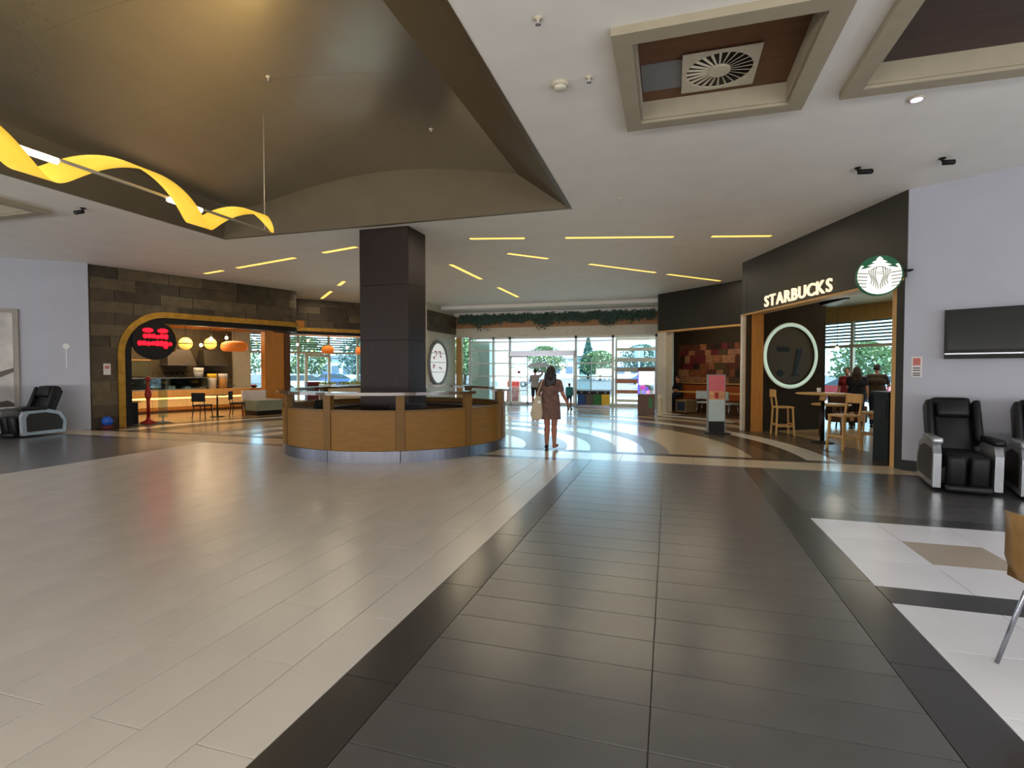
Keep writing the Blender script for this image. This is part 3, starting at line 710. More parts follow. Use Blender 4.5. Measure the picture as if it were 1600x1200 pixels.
def leaf(x0, x1, y):
    p = MB().box(x0, x0 + 0.05, y, y + 0.05, 0.02, 2.16)
    p.box(x1 - 0.05, x1, y, y + 0.05, 0.02, 2.16); p.box(x0, x1, y, y + 0.05, 2.10, 2.16); p.box(x0, x1, y, y + 0.05, 0.02, 0.12)
    l = p.build('door_leaf', M['alum'], d2)
    for z in (0.62, 1.22, 1.80): MB().box(x0 + .05, x1 - .05, y + .01, y + .04, z, z + 0.035).build('door_rail', M['alum'], l)
    MB().box(x0 + 0.05, x1 - 0.05, y + 0.02, y + 0.03, 0.12, 2.10).build('door_pane', M['glass'], l)
leaf(-6.79, -5.97, YE - 0.06); leaf(-4.0, -3.2, YE + 0.2)
MB().disc((-6.38, YE - 0.07, 1.45), (0, -1, 0), 0.07, 0.004).build('door_sticker', M['red'], d2)
# vestibule side wall, outside louvre screen
struct(MB().box(-8.9, -8.0, YE + 0.6, YE + 3.6, 0, 2.9).build('wall_vestibule', mat('pale_green_paint', (206, 216, 204), 0.6)))
lv = thing('louvre_screen', (-1.36, YE + 0.7, 0), 'tall screen of pale horizontal slats right of the entrance doors', 'louvre screen')
for x in (-2.2, -0.5): MB().box(x - 0.05, x + 0.05, YE + 0.68, YE + 0.76, 0, 2.98).build('post', M['frame'], lv)
lred = mat('louvre_terracotta', (196, 128, 104), 0.6)
for z, hh, m in ((2.83, 0.15, 'frame'), (2.37, 0.14, 'frame'), (1.90, 0.17, 'frame'), (1.47, 0.18, 'tbeige'), (0.97, 0.19, None), (0.53, 0.15, None), (0.16, 0.12, 'frame')):
    MB().box(-2.2, -0.5, YE + 0.66, YE + 0.70, z, z + hh).build('slat', M[m] if m else lred, lv)
# garland of greenery on the entrance beam
g = random.Random(11); mb = MB(); mtube = []
for i in range(61): mtube.append((-9.05 + 8.35 * i / 60, YE - 0.20 + 0.03 * math.sin(i * .7), 3.86 + 0.04 * math.sin(i * 0.9) + 0.02 * math.sin(i * 2.3)))
gl = thing('garland', (-4.8, YE - 0.16, 3.8), 'long dark green needle garland hung along the wooden beam over the entrance', 'garland')
MB().tube(mtube, 0.05, 6).build('stem', M['garland'], gl)
for i in range(5200):
    p = Vector(g.choice(mtube)) + Vector((max(-.15, min(.15, g.gauss(0, 0.09))), 0, 0))
    drop = abs(g.gauss(0, 0.08)) * (1.0 + 1.0 * max(0, math.sin(p.x * 2.1) + 0.6 * math.sin(p.x * 4.7 + 1)))
    p = p + Vector((0, -abs(g.gauss(0, 0.06)), -min(drop, .48) if g.random() < 0.65 else min(.16, abs(g.gauss(0, 0.09)))))
    p.y = min(p.y, YE - 0.17); p.z = min(p.z, 3.98)
    d = Vector((g.uniform(-1, 1), g.uniform(-.6, .2), g.uniform(-1, .6))).normalized() * g.uniform(0.08, 0.16); q = d.cross(Vector((0, 1, 0.2))).normalized() * 0.03
    mb.add([p, p + d * .5 + q, p + d, p + d * .5 - q], [(0, 1, 2, 3)])
stuff(mb.build('needles', M['garland'], gl))

# ================================================================== OUTSIDE
struct(MB().poly([(-160, -40), (160, -40), (160, 200), (-160, 200)], -0.45, -0.26).build('ground', M['asphalt'], autoloc=False))
struct(MB().poly([(-28, 23.2), (-16, 30.5), (8, 30.5), (22, 12), (14, 10.5), (2.2, 26.1), (-1, 26.1), (-13, 26.1), (-25, 11.0), (-33, 12)], -0.26, -0.012).build('pavement', M['concrete'], autoloc=False))
def car(loc, rz, paint, label):
    t = thing('car', (loc[0], loc[1], -0.26), label, 'car', rz=rz)
    W = 0.86
    prof = [(-2.1, .35), (-2.1, .75), (-1.95, .92), (-1.2, .98), (1.15, .95), (2.0, .80), (2.12, .6), (2.1, .32)]
    mbd = MB(); 
    mbd.prism([(x, -W, z) for x, z in prof], [(x, W, z) for x, z in prof])
    mbd.prism([(x * .93 + .0, -W * .74, z) for x, z in [(-1.2, 1.40), (-1.1, 1.46), (0.2, 1.48), (.35, 1.42)]], [(x * .93, W * .74, z) for x, z in [(-1.2, 1.40), (-1.1, 1.46), (0.2, 1.48), (.35, 1.42)]])
    b = local(mbd).build('body', paint, t)
    gm = MB(); gm.hexa([(-1.75, -W * .95, .95), (1.2, -W * .95, .93), (1.2, W * .95, .93), (-1.75, W * .95, .95), (-1.15, -W * .73, 1.42), (.32, -W * .73, 1.43), (.32, W * .73, 1.43), (-1.15, W * .73, 1.42)])
    local(gm).build('windows', M['carglass'], t)
    for x in (-1.3, 1.3):
        for y in (-W - .01, W - .17):
            wh = local(MB().disc((x, y, .32), (0, 1, 0), 0.32, 0.18, 18)).build('wheel', M['tyre'], t)
            local(MB().disc((x, y - .01, .32), (0, 1, 0), 0.19, 0.20, 14)).build('hub_cap', M['silver'], wh)
    return t
for loc, rz, p, lab in (((-16.2, 54), 0.2, 'cars', 'silver car parked beyond the closed left door leaf'), ((-2.6, 68), 0.3, 'carb', 'blue car parked beyond the right door leaf'), ((-0.9, 52), 0.1, 'carw', 'white car parked beyond the waste bins at the entrance'), ((-27.5, 35.0), 0.9, 'carw', 'white car parked outside the window left of the glass door on the left'),
                        ((-31.0, 44.0), 0.3, 'carb', 'blue car behind the white car outside the left windows'), ((-22.3, 36.5), 0.7, 'cars', 'silver car parked outside the window beside the dark column'), ((9.7, 33.0), 2.4, 'carr', 'dark red car seen through the coffee shop window'), ((13.4, 39.0), 2.2, 'carw', 'white car behind the two customers through the coffee shop glass')):
    car(loc, rz, M[p], lab)
def tree(loc, h, r, m, label, conic=False, seed=0):
    g = random.Random(seed)
    t = thing('tree', (loc[0], loc[1], -0.26), label, 'tree', 'trees beyond the car park')
    local(MB().tube([(0, 0, 0), (0.1, 0, h * .3), (0, 0.05, h * .6)], [h * .035, h * .028, h * .015], 8)).build('trunk', M['trunk'], t)
    mb = MB()
    for i in range(2600):
        u = g.random(); a = g.uniform(0, 2 * math.pi)
        if conic: z = h * (0.12 + 0.88 * u); rr = r * (1 - u) * math.sqrt(g.random())
        else:
            z = h * (0.22 + 0.78 * u); rr = r * math.sqrt(max(0, 1 - (2 * u - 0.9) ** 2 / 1.25)) * math.sqrt(g.random()) * (1 + .16 * math.sin(3 * a + seed) + .1 * math.sin(7 * u + 5 * a))
        p = Vector((rr * math.cos(a), rr * math.sin(a), z)); s = h * g.uniform(.03, .055)
        d = Vector((g.uniform(-1, 1), g.uniform(-1, 1), g.uniform(-.6, 1))).normalized(); q = d.cross(Vector((.3, .5, 1))).normalized()
        mb.add([p - d * s, p + q * s * .6, p + d * s, p - q * s * .6], [(0, 1, 2, 3)])
    local(mb).build('crown', m, t)
tr = [((-39, 98), 6.5, 3.6, 'foliage', 0, 'broad green tree at the left edge of the entrance view'), ((-31, 92), 5.6, 3.4, 'foliage2', 0, 'blue-green tree behind the left fixed entrance glass'), ((-22.0, 95), 6.2, 3.6, 'foliage', 0, 'green tree above the left sliding door leaf'), ((-15.5, 105), 8.3, 2.2, 'foliage2', 1, 'pointed conifer beyond the doorway, above the woman\'s right'),
      ((-11, 88), 5.0, 3.0, 'foliage', 0, 'round green tree beyond the right door leaf'), ((-4.5, 98), 6.4, 3.9, 'foliage2', 0, 'blue-green tree above the waste bins'), ((3.0, 104), 6.0, 4.2, 'foliage', 0, 'wide green tree behind the slatted screen'),
      ((-53, 54), 6.0, 3.6, 'foliage', 0, 'bright green tree outside the left restaurant window'), ((-44.5, 56), 6.0, 3.6, 'foliage', 0, 'bushy green tree outside left of the glass door'), ((-36, 58), 6.0, 3.6, 'foliage2', 0, 'blue-green tree behind the glass door on the left'), ((-31, 66), 6.4, 3.8, 'foliage2', 0, 'large blue-green tree outside beside the dark column'), ((-24.0, 60), 5.6, 3.4, 'foliage', 0, 'green tree outside hidden partly by the dark column'),
      ((15, 48), 4.0, 2.4, 'foliage', 0, 'bright green tree seen through the coffee shop left pane'), ((22.5, 52), 4.6, 2.8, 'foliage2', 0, 'green tree above the customers in the coffee shop window')]
for i, (p, h, r, m, c, lab) in enumerate(tr): tree(p, h, r, M[m], lab, bool(c), i)
for x, y, wd, hh, lab in ((-13, 118, 26, 4.2, 'long pale low building far beyond the car park'), (-52, 84, 22, 4.0, 'pale low building far outside the left windows')):
    t = thing('building', (x, y, -0.26), lab, 'building')
    local(MB().box(-wd / 2, wd / 2, 0, 8, 0, hh)).build('wall', M['bldg'], t)
    local(MB().box(-wd / 2 - .4, wd / 2 + .4, -.4, 8.4, hh, hh + .5)).build('roof', M['roofr'], t)
    for k in range(9):
        xx = -wd / 2 + wd * (k + .5) / 9
        local(MB().box(xx - .8, xx + .8, -.06, 0, 1.0, 2.6)).build('window', M['bldgw'], t)
for x, y, lab in ((-3.2, 60, 'tall blue-grey post beyond the entrance doors'), (-1.2, 63, 'second blue-grey post, beyond the waste bins')):
    t = thing('sign_post', (x, y, -0.26), lab, 'post')
    local(MB().tube([(0, 0, 0), (0, 0, 4.4)], 0.12)).build('pole', mat('blue_grey_post', (110, 140, 190), .5), t)
    local(MB().rbox(-.5, .5, -.1, .1, 3.0, 4.4, .03)).build('panel', mat('blue_grey_post', (110, 140, 190), .5), t)

# ================================================================== COLUMN
CX0, CX1, CY0, CY1 = -5.84, -4.78, 9.08, 9.82
col = struct(MB().box(CX0 + .02, CX1 - .02, CY0 + .02, CY1 - .02, 0, ZC - 0.001).build('column', M['black']))
zs = [0.0, 1.05, 2.13, 3.2, ZC - 0.002]
for z0, z1 in zip(zs, zs[1:]):
    a, b = z0 + 0.003, z1 - 0.003
    MB().rbox(CX0, CX1, CY0, CY0 + 0.02, a, b, 0.004).build('cladding_panel', M['colbr'], col)
    MB().rbox(CX0, CX1, CY1 - 0.02, CY1, a, b, 0.004).build('cladding_panel', M['colbr'], col)
    MB().rbox(CX1 - 0.02, CX1, CY0 + 0.021, CY1 - 0.021, a, b, 0.004).build('cladding_panel', M['colbr'], col)
    MB().rbox(CX0, CX0 + 0.02, CY0 + 0.021, CY1 - 0.021, a, b, 0.004).build('cladding_panel', M['colbr'], col)

# ================================================================== KIOSK (round counter about the column)
KC = (-5.38, 9.78); KR = 2.22
ki = thing('kiosk_counter', (KC[0], KC[1], 0), 'round wood panelled kiosk counter with steel kick plate circling the dark column', 'counter')
NP = 11; off = math.radians(-93.4)
angs = [off + 2 * math.pi * k / NP for k in range(NP)]
da = 2 * math.pi / NP; pw = 0.075 / KR
gate = 2                       # the segment without a high rim, right of the front
for k, a in enumerate(angs):
    b = a + da
    MB().arc(KC, KR - 0.16, KR + 0.01, a + .003, b - .003, 0.0, 0.19, 10).build('kick_plate', M['kick'], ki)
    pn = MB().arc(KC, KR - 0.05, KR, a + pw, b - pw, 0.195, 0.845, 10).build('panel', M['oak'], ki)
    MB().arc(KC, KR - 0.10, KR + 0.02, a + pw, b - pw, 0.845, 0.875, 10).build('panel_cap', M['oakpost'], pn)
    MB().arc(KC, KR - 0.09, KR + 0.015, a - pw + .002, a + pw - .002, 0.195, 1.125, 4).build('post', M['oakpost'], ki)
    MB().arc(KC, KR - 0.75, KR - 0.06, a, b, 0.72, 0.76, 10).build('worktop', M['black'], ki)
    MB().arc(KC, KR - 0.72, KR - 0.68, a, b, 0.0, 0.72, 10).build('inner_panel', M['woodd'], ki)
g0, g1 = angs[gate] + pw, angs[gate] + da - pw
MB().arc(KC, KR - 0.22, KR + 0.11, g1, g0 + 2 * math.pi, 1.125, 1.175, 70).build('rim', M['oakd'], ki)
# soft dark things left on the inner worktop
tag(MB().rbox(-4.75, -4.15, 8.28, 8.62, 0.762, 0.95, 0.07).build('bag', M['blackc']), 'soft black bag lying on the worktop inside the round kiosk', 'bag')
t = thing('till', (-6.35, 8.55, 0.762), 'small black till screen on the worktop inside the round kiosk, at left', 'till')
MB().rbox(-6.47, -6.23, 8.47, 8.63, 0.762, 0.80, 0.01).build('base', M['black'], t)
MB().hexa([(-6.5, 8.5, .80), (-6.2, 8.5, .80), (-6.2, 8.53, .80), (-6.5, 8.53, .80), (-6.5, 8.56, .98), (-6.2, 8.56, .98), (-6.2, 8.59, .98), (-6.5, 8.59, .98)]).build('screen', M['screen'], t)

# ================================================================== WAVE PENDANT
def pendant(x, z, y0, y1, lit, label, cables, ph=0.0):
    t = thing('wave_pendant_lamp', (x, (y0 + y1) / 2, z), label, 'pendant lamp')
    MB().tube([(x, y0, z), (x, y1, z)], 0.018, 8).build('rod', M['cream'], t)
    for a, b in lit: MB().tube([(x, a, z - 0.02), (x, b, z - 0.02)], 0.032, 10).build('tube_lamp', M['tubelit'], t)
    n = int((y1 - y0) * 26); mb = MB(); vs = []; R, W = 0.22, 0.42; pitch = 1.82
    for i in range(n + 1):
        y = y0 + (y1 - y0) * i / n
        th = ph + 2 * math.pi * (y - y1) / pitch
        rr = R * min(1, (y1 - y) / 0.35 + 0.08)
        ww = W * min(1, (y1 - y) / 0.5 + 0.15)
        for q in (-0.5, -0.17, 0.17, 0.5):
            thq = th + q * 0.25
            vs.append((x - rr * math.cos(thq), y + q * ww, z + rr * math.sin(thq)))
    fs = []
    for i in range(n):
        for k in range(3): a = 4 * i + k; fs.append((a, a + 1, a + 5, a + 4))
    mb.add(vs, fs, True)
    rb = mb.build('ribbon_shade', M['ribbon'], t)
    so = rb.modifiers.new('thick', 'SOLIDIFY'); so.thickness = 0.006
    for yc in cables: MB().tube([(x, yc, z), (x, yc, vz(x))], 0.006, 6).build('cable', M['cream'], t)
    return t
pendant(-5.72, 3.6, 0.9, 6.55, [(3.10, 3.68), (4.86, 5.32), (1.3, 1.9)], 'long twisted yellow ribbon pendant lamp hanging under the bronze ceiling vault', (6.42, 1.4), ph=2.866)
lamp('AREA', 'pendant_lamp_glow', (-5.72, 3.8, 3.85), 60, (1.0, 0.72, 0.28), rot=(math.pi, 0, 0), size=0.2, size_y=4.5)

# ================================================================== SMALL CEILING THINGS
def sprinkler(x, y, z, label):
    t = thing('sprinkler', (x, y, z), label, 'sprinkler', 'ceiling sprinklers')
    MB().lathe([(0.035, 0), (0.035, -0.008), (0.012, -0.012), (0.012, -0.045)], (x, y, z), 12).build('stem', M['cream'], t)
    MB().lathe([(0.006, -0.045), (0.022, -0.05), (0.022, -0.054), (0.004, -0.056)], (x, y, z), 12).build('deflector', M['steel'], t)
sprinkler(-1.0, 4.06, ZC, 'ceiling sprinkler nearest the top edge of the picture')
sprinkler(-0.74, 5.0, ZC, 'ceiling sprinkler beside the round smoke detector')
sprinkler(-0.76, 8.64, ZC, 'ceiling sprinkler above the walkway in front of the strip lights')
sprinkler(-1.0, 11.67, ZC, 'small ceiling sprinkler just behind the long middle strip light')
sprinkler(-4.9, 5.6, vz(-4.9), 'sprinkler on the bronze vault near the pendant cable')
sprinkler(-3.4, 7.2, vz(-3.4), 'sprinkler on the bronze vault near its far right corner')
t = thing('smoke_detector', (-1.02, 5.03, ZC), 'round cream smoke detector on the white ceiling left of the wooden coffer', 'smoke detector')
MB().lathe([(0.085, 0), (0.085, -0.02), (0.07, -0.035)], (-1.02, 5.03, ZC), 20).build('base', M['cream'], t)
MB().lathe([(0.06, -0.035), (0.055, -0.055), (0.02, -0.06)], (-1.02, 5.03, ZC), 20).build('sensor_cap', M['frame'], t)
t = thing('downlight', (2.38, 6.33, ZC - 0.07), 'small violet-white ceiling downlight under the edge of the dark coffer', 'downlight')
MB().lathe([(0.075, 0.069), (0.075, 0.055), (0.055, 0.050)], (2.38, 6.33, ZC - 0.07), 18).build('ring', M['cream'], t)
MB().lathe([(0.052, 0.052), (0.050, 0.046)], (2.38, 6.33, ZC - 0.07), 18).build('lens', M['downp'], t)
def sec_cam(x, y, label, dx):
    t = thing('security_camera', (x, y, ZC), label, 'camera')
    MB().lathe([(0.04, 0), (0.04, -0.015), (0.012, -0.02), (0.012, -0.05)], (x, y, ZC), 12).build('mount', M['black'], t)
    MB().tube([(x, y, ZC - 0.06), (x + dx, y - 0.03, ZC - 0.075)], [0.032, 0.035], 12).build('housing', M['black'], t)
    MB().tube([(x + dx, y - 0.03, ZC - 0.075), (x + dx * 1.1, y - 0.035, ZC - 0.076)], [0.026, 0.022], 12).build('lens', M['screen'], t)
sec_cam(2.44, 8.26, 'dark security camera on the ceiling in front of the coffee shop fascia', 0.16)
sec_cam(3.38, 8.20, 'security camera on the ceiling above the white wall at right', 0.12)
sec_cam(-9.56, 6.53, 'dark security camera on the ceiling left of the bronze vault', -0.14)

# ================================================================== LEFT RESTAURANT
# round black sign with red lit marks in the arch corner
def on(F, s, v, z): return Vector(F.P(s, v, z))
outv = (-FL.n[0], -FL.n[1], 0)
t = thing('round_sign', FL.P(1.45, -0.06, 1.82), 'round black hanging sign with red glowing lettering in the gold arch corner', 'sign')
MB().disc(FL.P(1.45, -0.02, 2.38), outv, 0.545, 0.09, 40).build('sign_disc', M['black'], t)
ringp = [FL.P(1.45 + 0.60 * math.cos(a), 0.0, 2.38 + 0.60 * math.sin(a)) for a in [math.radians(-30 + 200 * i / 24) for i in range(25)]]
MB().tube(ringp, 0.022, 8).build('gold_bracket', M['gold'], t)
MB().fbox(FL, 1.93, 2.05, -0.02, 0.02, 2.30, 2.36).build('bracket_arm', M['black'], t)
MB().fbox(FL, 1.43, 1.47, -0.02, 0.02, 2.9, 3.0).build('hanger', M['black'], t)
def blob(F, pts, v0, v1):
    return MB().fpoly(F, pts, v0, v1)
def ell(cs, cz, a, b, n=16): return [(cs + a * math.cos(2 * math.pi * i / n), cz + b * math.sin(2 * math.pi * i / n)) for i in range(n)]
for cs in (1.28, 1.65): blob(FL, ell(cs, 2.66, 0.13, 0.062), -0.145, -0.112).build('red_oval', M['neon'], t)
rg = random.Random(5)
def glyph_row(s0, s1, z0, z1, n, drop):
    wv = (s1 - s0) / n
    for i in range(n):
        a, b = s0 + i * wv + 0.003, s0 + (i + 1) * wv - 0.003
        zt = z1 + rg.uniform(-.02, .02); zb = z0 + (drop if i == n - 2 else 0) + rg.uniform(-.005, .012)
        r = min(0.03, wv * .3)
        blob(FL, [(a + r, zb), (b - r, zb), (b, zb + r), (b, zt - r), (b - r, zt), (a + r, zt), (a, zt - r), (a, zb + r)], -0.145, -0.112).build('red_letter', M['neon'], t)
glyph_row(1.16, 1.78, 2.43, 2.55, 6, 0); glyph_row(1.03, 1.88, 2.23, 2.36, 8, -0.07)

ct = thing('serving_counter', FL.P(4.0, 4.2, 0), 'long serving counter with warm lit front panel inside the stone restaurant', 'counter')
MB().fbox(FL, 1.7, 6.1, 4.02, 4.7, 0.0, 0.10).build('plinth', M['woodd'], ct)
for k in range(4):
    a = 1.7 + k * 1.1
    MB().fbox(FL, a + .004, a + 1.096, 4.0, 4.05, 0.22, 0.50).build('front_panel', mat('cream_lit_panel', (236, 206, 150), 0.35), ct)
    MB().fbox(FL, a + .004, a + 1.096, 4.0, 4.05, 0.10, 0.22).build('front_rail', M['wood'], ct)
MB().fbox(FL, 1.7, 6.1, 4.02, 4.04, 0.50, 0.56).build('light_strip', M['warmled'], ct)
MB().fbox(FL, 1.7, 6.1, 4.06, 4.7, 0.10, 0.60).build('carcass', M['wood'], ct)
MB().fbox(FL, 1.6, 6.2, 3.94, 4.75, 0.60, 0.82).build('worktop', M['woodl'], ct)
MB().fbox(FL, 6.2, 7.2, 3.94, 4.75, 0.0, 0.82).build('end_block', M['wood'], ct)
dc = thing('display_cabinet', FL.P(3.3, 4.35, 0.822), 'long glass display cabinet of food on the restaurant counter', 'display cabinet')
MB().fbox(FL, 2.0, 4.7, 4.05, 4.65, 0.822, 0.86).build('base', M['steel'], dc)
MB().fbox(FL, 2.0, 4.7, 4.05, 4.062, 0.86, 1.24).build('front_glass', M['glassg'], dc)
MB().fbox(FL, 2.0, 4.7, 4.05, 4.65, 1.24, 1.27).build('top', M['steel'], dc)
MB().fbox(FL, 2.02, 4.68, 4.12, 4.6, 1.04, 1.055).build('shelf', M['glassg'], dc)
MB().fbox(FL, 2.0, 4.7, 4.63, 4.65, 0.86, 1.24).build('back_panel', M['carglass'], dc)
for k in range(10):
    a = 2.1 + k * 0.26; lv_ = 0.862 if k % 2 else 1.057
    nm = ('white', 'navy', 'paleblue', 'orange', 'woodl')[k % 5]
    MB().fbox(FL, a, a + 0.2, 4.2, 4.5, lv_, lv_ + 0.05 + 0.03 * (k % 3)).build('food_tray', M[nm if nm != 'orange' else 'wood'], dc)
for s0, nm, lab in ((4.45, 'white', 'white round pot'), (4.93, 'yellow', 'yellow tub'), (5.33, 'paper', 'white tub')):
    t = thing('food_tub', FL.P(s0, 4.3, 0.822), '%s standing on the restaurant counter beside the display cabinet' % lab, 'tub')
    c = FL.P(s0, 4.32, 0.822 if s0 > 4.75 else 1.272)
    hh = 0.42 if s0 > 4.75 else 0.2
    MB().lathe([(0.13, 0), (0.16, hh * .9), (0.165, hh)], c, 18).build('tub', M['woodl'] if s0 > 5 else M['white'], t)
    MB().lathe([(0.17, hh), (0.17, hh + .14), (0.15, hh + .16)], c, 18).build('lid', M[nm], t)
    t.location = c; 
    for ch in [o for o in bpy.data.objects if o.parent == t]:
        for v in ch.data.vertices: v.co += Vector(FL.P(s0, 4.3, 0.822)) - Vector(c)
t = thing('fruit_bowl', FL.P(6.55, 4.3, 0.822), 'dark bowl of red fruit on the wooden end of the restaurant counter', 'bowl')
MB().lathe([(0.06, 0), (0.16, 0.08), (0.15, 0.08), (0.05, 0.02)], FL.P(6.55, 4.3, 0.822), 16).build('bowl', M['black'], t)
for k in range(5):
    a = k * 1.26; c = on(FL, 6.55 + 0.07 * math.cos(a), 4.3 + 0.07 * math.sin(a), 0.9)
    MB().lathe([(0.005, -.045), (.04, -.02), (.045, 0.01), (.03, .04), (0.005, .048)], c, 10).build('fruit', M['red'], t)
for s0, s1, lab in ((3.75, 4.75, 'left'), (5.05, 5.95, 'right')):
    t = thing('range_hood', FL.P((s0 + s1) / 2, 5.6, 1.72), 'grey steel range hood on the kitchen wall, the %s one of two' % lab, 'range hood', 'kitchen range hoods')
    MB().hexa([FL.P(s0, 5.2, 1.76), FL.P(s1, 5.2, 1.76), FL.P(s1, 5.98, 1.76), FL.P(s0, 5.98, 1.76), FL.P(s0 + .1, 5.5, 2.35), FL.P(s1 - .1, 5.5, 2.35), FL.P(s1 - .1, 5.98, 2.35), FL.P(s0 + .1, 5.98, 2.35)]).build('canopy', mat('hood_steel', (88, 79, 66), 0.45, metal=0.5), t)
    MB().fbox(FL, s0, s1, 5.18, 5.98, 1.72, 1.76).build('lip', M['steel'], t)
    t2 = thing('kitchen_shelf', FL.P((s0 + s1) / 2, 5.7, 1.46), 'thin dark kitchen shelf under the %s range hood' % lab, 'shelf', 'kitchen shelves')
    MB().fbox(FL, s0 + .1, s1 - .1, 5.6, 5.99, 1.46, 1.49).build('board', M['black'], t2)
    for k in range(4):
        a = s0 + .2 + k * (s1 - s0 - .4) / 3
        MB().fbox(FL, a - .012, a + .012, 5.9, 5.99, 1.36, 1.46).build('bracket', M['black'], t2)
# tiled splash band, kitchen workbench
t = thing('kitchen_bench', FL.P(4.0, 5.6, 0), 'steel kitchen workbench against the kitchen wall', 'workbench')
MB().fbox(FL, 0.6, 6.3, 5.4, 5.98, 0.86, 0.92).build('top', M['steel'], t); MB().fbox(FL, 0.7, 6.2, 5.45, 5.98, 0.0, 0.86).build('carcass', M['stone3'], t)
t = thing('menu_board', FL.P(2.2, 5.97, 1.5), 'olive green menu board on the kitchen wall behind the round sign', 'menu board')
MB().fbox(FL, 1.7, 3.4, 5.95, 5.99, 1.30, 1.9).build('board', M['khaki'], t); MB().fbox(FL, 1.66, 3.44, 5.93, 5.99, 1.9, 1.95).build('frame', M['woodl'], t)
# lamps of the restaurant
def globe(F, s0, v, z, r, label, dark):
    t = thing('globe_lamp', F.P(s0, v, z - r), label, 'pendant lamp', 'yellow globe lamps over the restaurant counter')
    c = F.P(s0, v, z)
    MB().lathe([(r * math.cos(a), r * math.sin(a)) for a in [math.radians(-88 + 11 * i) for i in range(17)]], c, 20).build('globe', M['globey'], t)
    MB().lathe([(r * 1.03, -.015), (r * 1.04, 0), (r * 1.03, .015)], c, 20).build('band', M['black'], t)
    MB().tube([F.P(s0, v, z + r), F.P(s0, v, ZS)], 0.01, 6).build('cord', M['black'], t)
globe(FL, 3.69, 3.5, 2.49, 0.22, 'left yellow globe lamp with a dark band over the restaurant counter', 0)
globe(FL, 4.53, 3.5, 2.52, 0.21, 'right yellow globe lamp with a dark band over the restaurant counter', 0)
def bulb(F, s0, v, z, label, top=ZS, e=0, grp='bare bulb pendants in the restaurant'):
    t = thing('pendant_bulb', F.P(s0, v, z - .06), label, 'pendant lamp', grp)
    c = F.P(s0, v, z)
    MB().lathe([(0.01, -.06), (.05, -.03), (.055, 0), (.04, .035), (.015, .06)], c, 14).build('bulb', M['bulb'], t)
    MB().lathe([(0.02, .055), (0.022, .12), (0.008, .13)], c, 10).build('socket', M['black'], t)
    MB().tube([F.P(s0, v, z + .12), F.P(s0, v, top)], 0.006, 6).build('cord', M['black'], t)
    if e: lamp('POINT', 'pendant_bulb_lamp', F.P(s0, v, z - .12), e, (1, .78, .5), radius=.05)
bulb(FL, 3.95, 2.9, 2.43, 'bare glowing bulb between the two yellow globe lamps', e=18)
bulb(FL, 4.29, 2.9, 2.68, 'bare glowing bulb above the right yellow globe lamp')
bulb(FL, 4.83, 2.9, 2.73, 'bare glowing bulb above the wide orange pendant shade', e=18)
bulb(FL, 5.86, 2.9, 2.76, 'bare glowing bulb in front of the restaurant window blind')
bulb(FL, 1.75, 2.9, 2.55, 'bare glowing bulb left of the round red sign', e=14)
def shade(F, s0, v, z, r, hh, label):
    t = thing('orange_pendant_lamp', F.P(s0, v, z - hh / 2), label, 'pendant lamp', 'orange pendant shades')
    c = F.P(s0, v, z)
    MB().lathe([(r * .80, -hh / 2), (r * .97, -hh * .3), (r, 0), (r * .9, hh * .28), (r * .6, hh * .45), (0.03, hh / 2)], c, 28).build('shade', M['orange'], t)
    MB().tube([F.P(s0, v, z + hh / 2), F.P(s0, v, ZS)], 0.008, 6).build('cord', M['black'], t)
shade(FL, 4.97, 2.6, 2.42, 0.46, 0.38, 'wide flat orange pendant shade over the restaurant tables')
shade(F2, 2.03, 2.5, 2.46, 0.27, 0.36, 'oval orange pendant shade in front of the far left windows')
shade(F2, 3.52, 2.5, 2.44, 0.24, 0.36, 'orange pendant shade half hidden behind the dark column')
for s0, v, z, lab in ((0.10, 1.6, 2.88, 'left of the row'), (0.62, 1.9, 2.62, 'lowest of the row'), (1.05, 1.9, 2.80, 'third of the row'), (2.1, 1.7, 2.92, 'above the oval orange shade'), (2.75, 2.0, 2.55, 'right of the oval orange shade')):
    bulb(F2, s0, v, z, 'bare glowing bulb by the far left windows, ' + lab, ZS)
lamp('AREA', 'restaurant_fill_lamp', FL.P(3.5, 3.0, ZS - 0.42), 210, (1.0, 0.72, 0.42), size=3.5, size_y=1.0, rot=(0, 0, FL.rz()))  # added warm fill below the beams, no fixture modelled
lamp('AREA', 'kitchen_fill_lamp', FL.P(3.8, 5.0, ZS - 0.05), 70, (1.0, 0.78, 0.5), size=3.5, size_y=0.4, rot=(0, 0, FL.rz()))  # added fill to brighten the kitchen, not a built fitting
lamp('AREA', 'far_store_fill_lamp', F2.P(2.5, 2.0, ZS - 0.02), 60, (1.0, 0.8, 0.55), size=3.0, size_y=0.5, rot=(0, 0, F2.rz()))  # added warm fill for the far store, without a fitting
# pier of warm wood at the end of the restaurant opening, with a dark edge
pr = struct(MB().fbox(FL, 5.66, 6.40, 1.75, 2.05, 0, 2.95).build('wall_left_wood_pier', M['wood'], autoloc=False))
MB().fbox(FL, 6.40, 6.62, 1.70, 2.10, 0, 2.95).build('pier_edge', M['woodd'], pr)
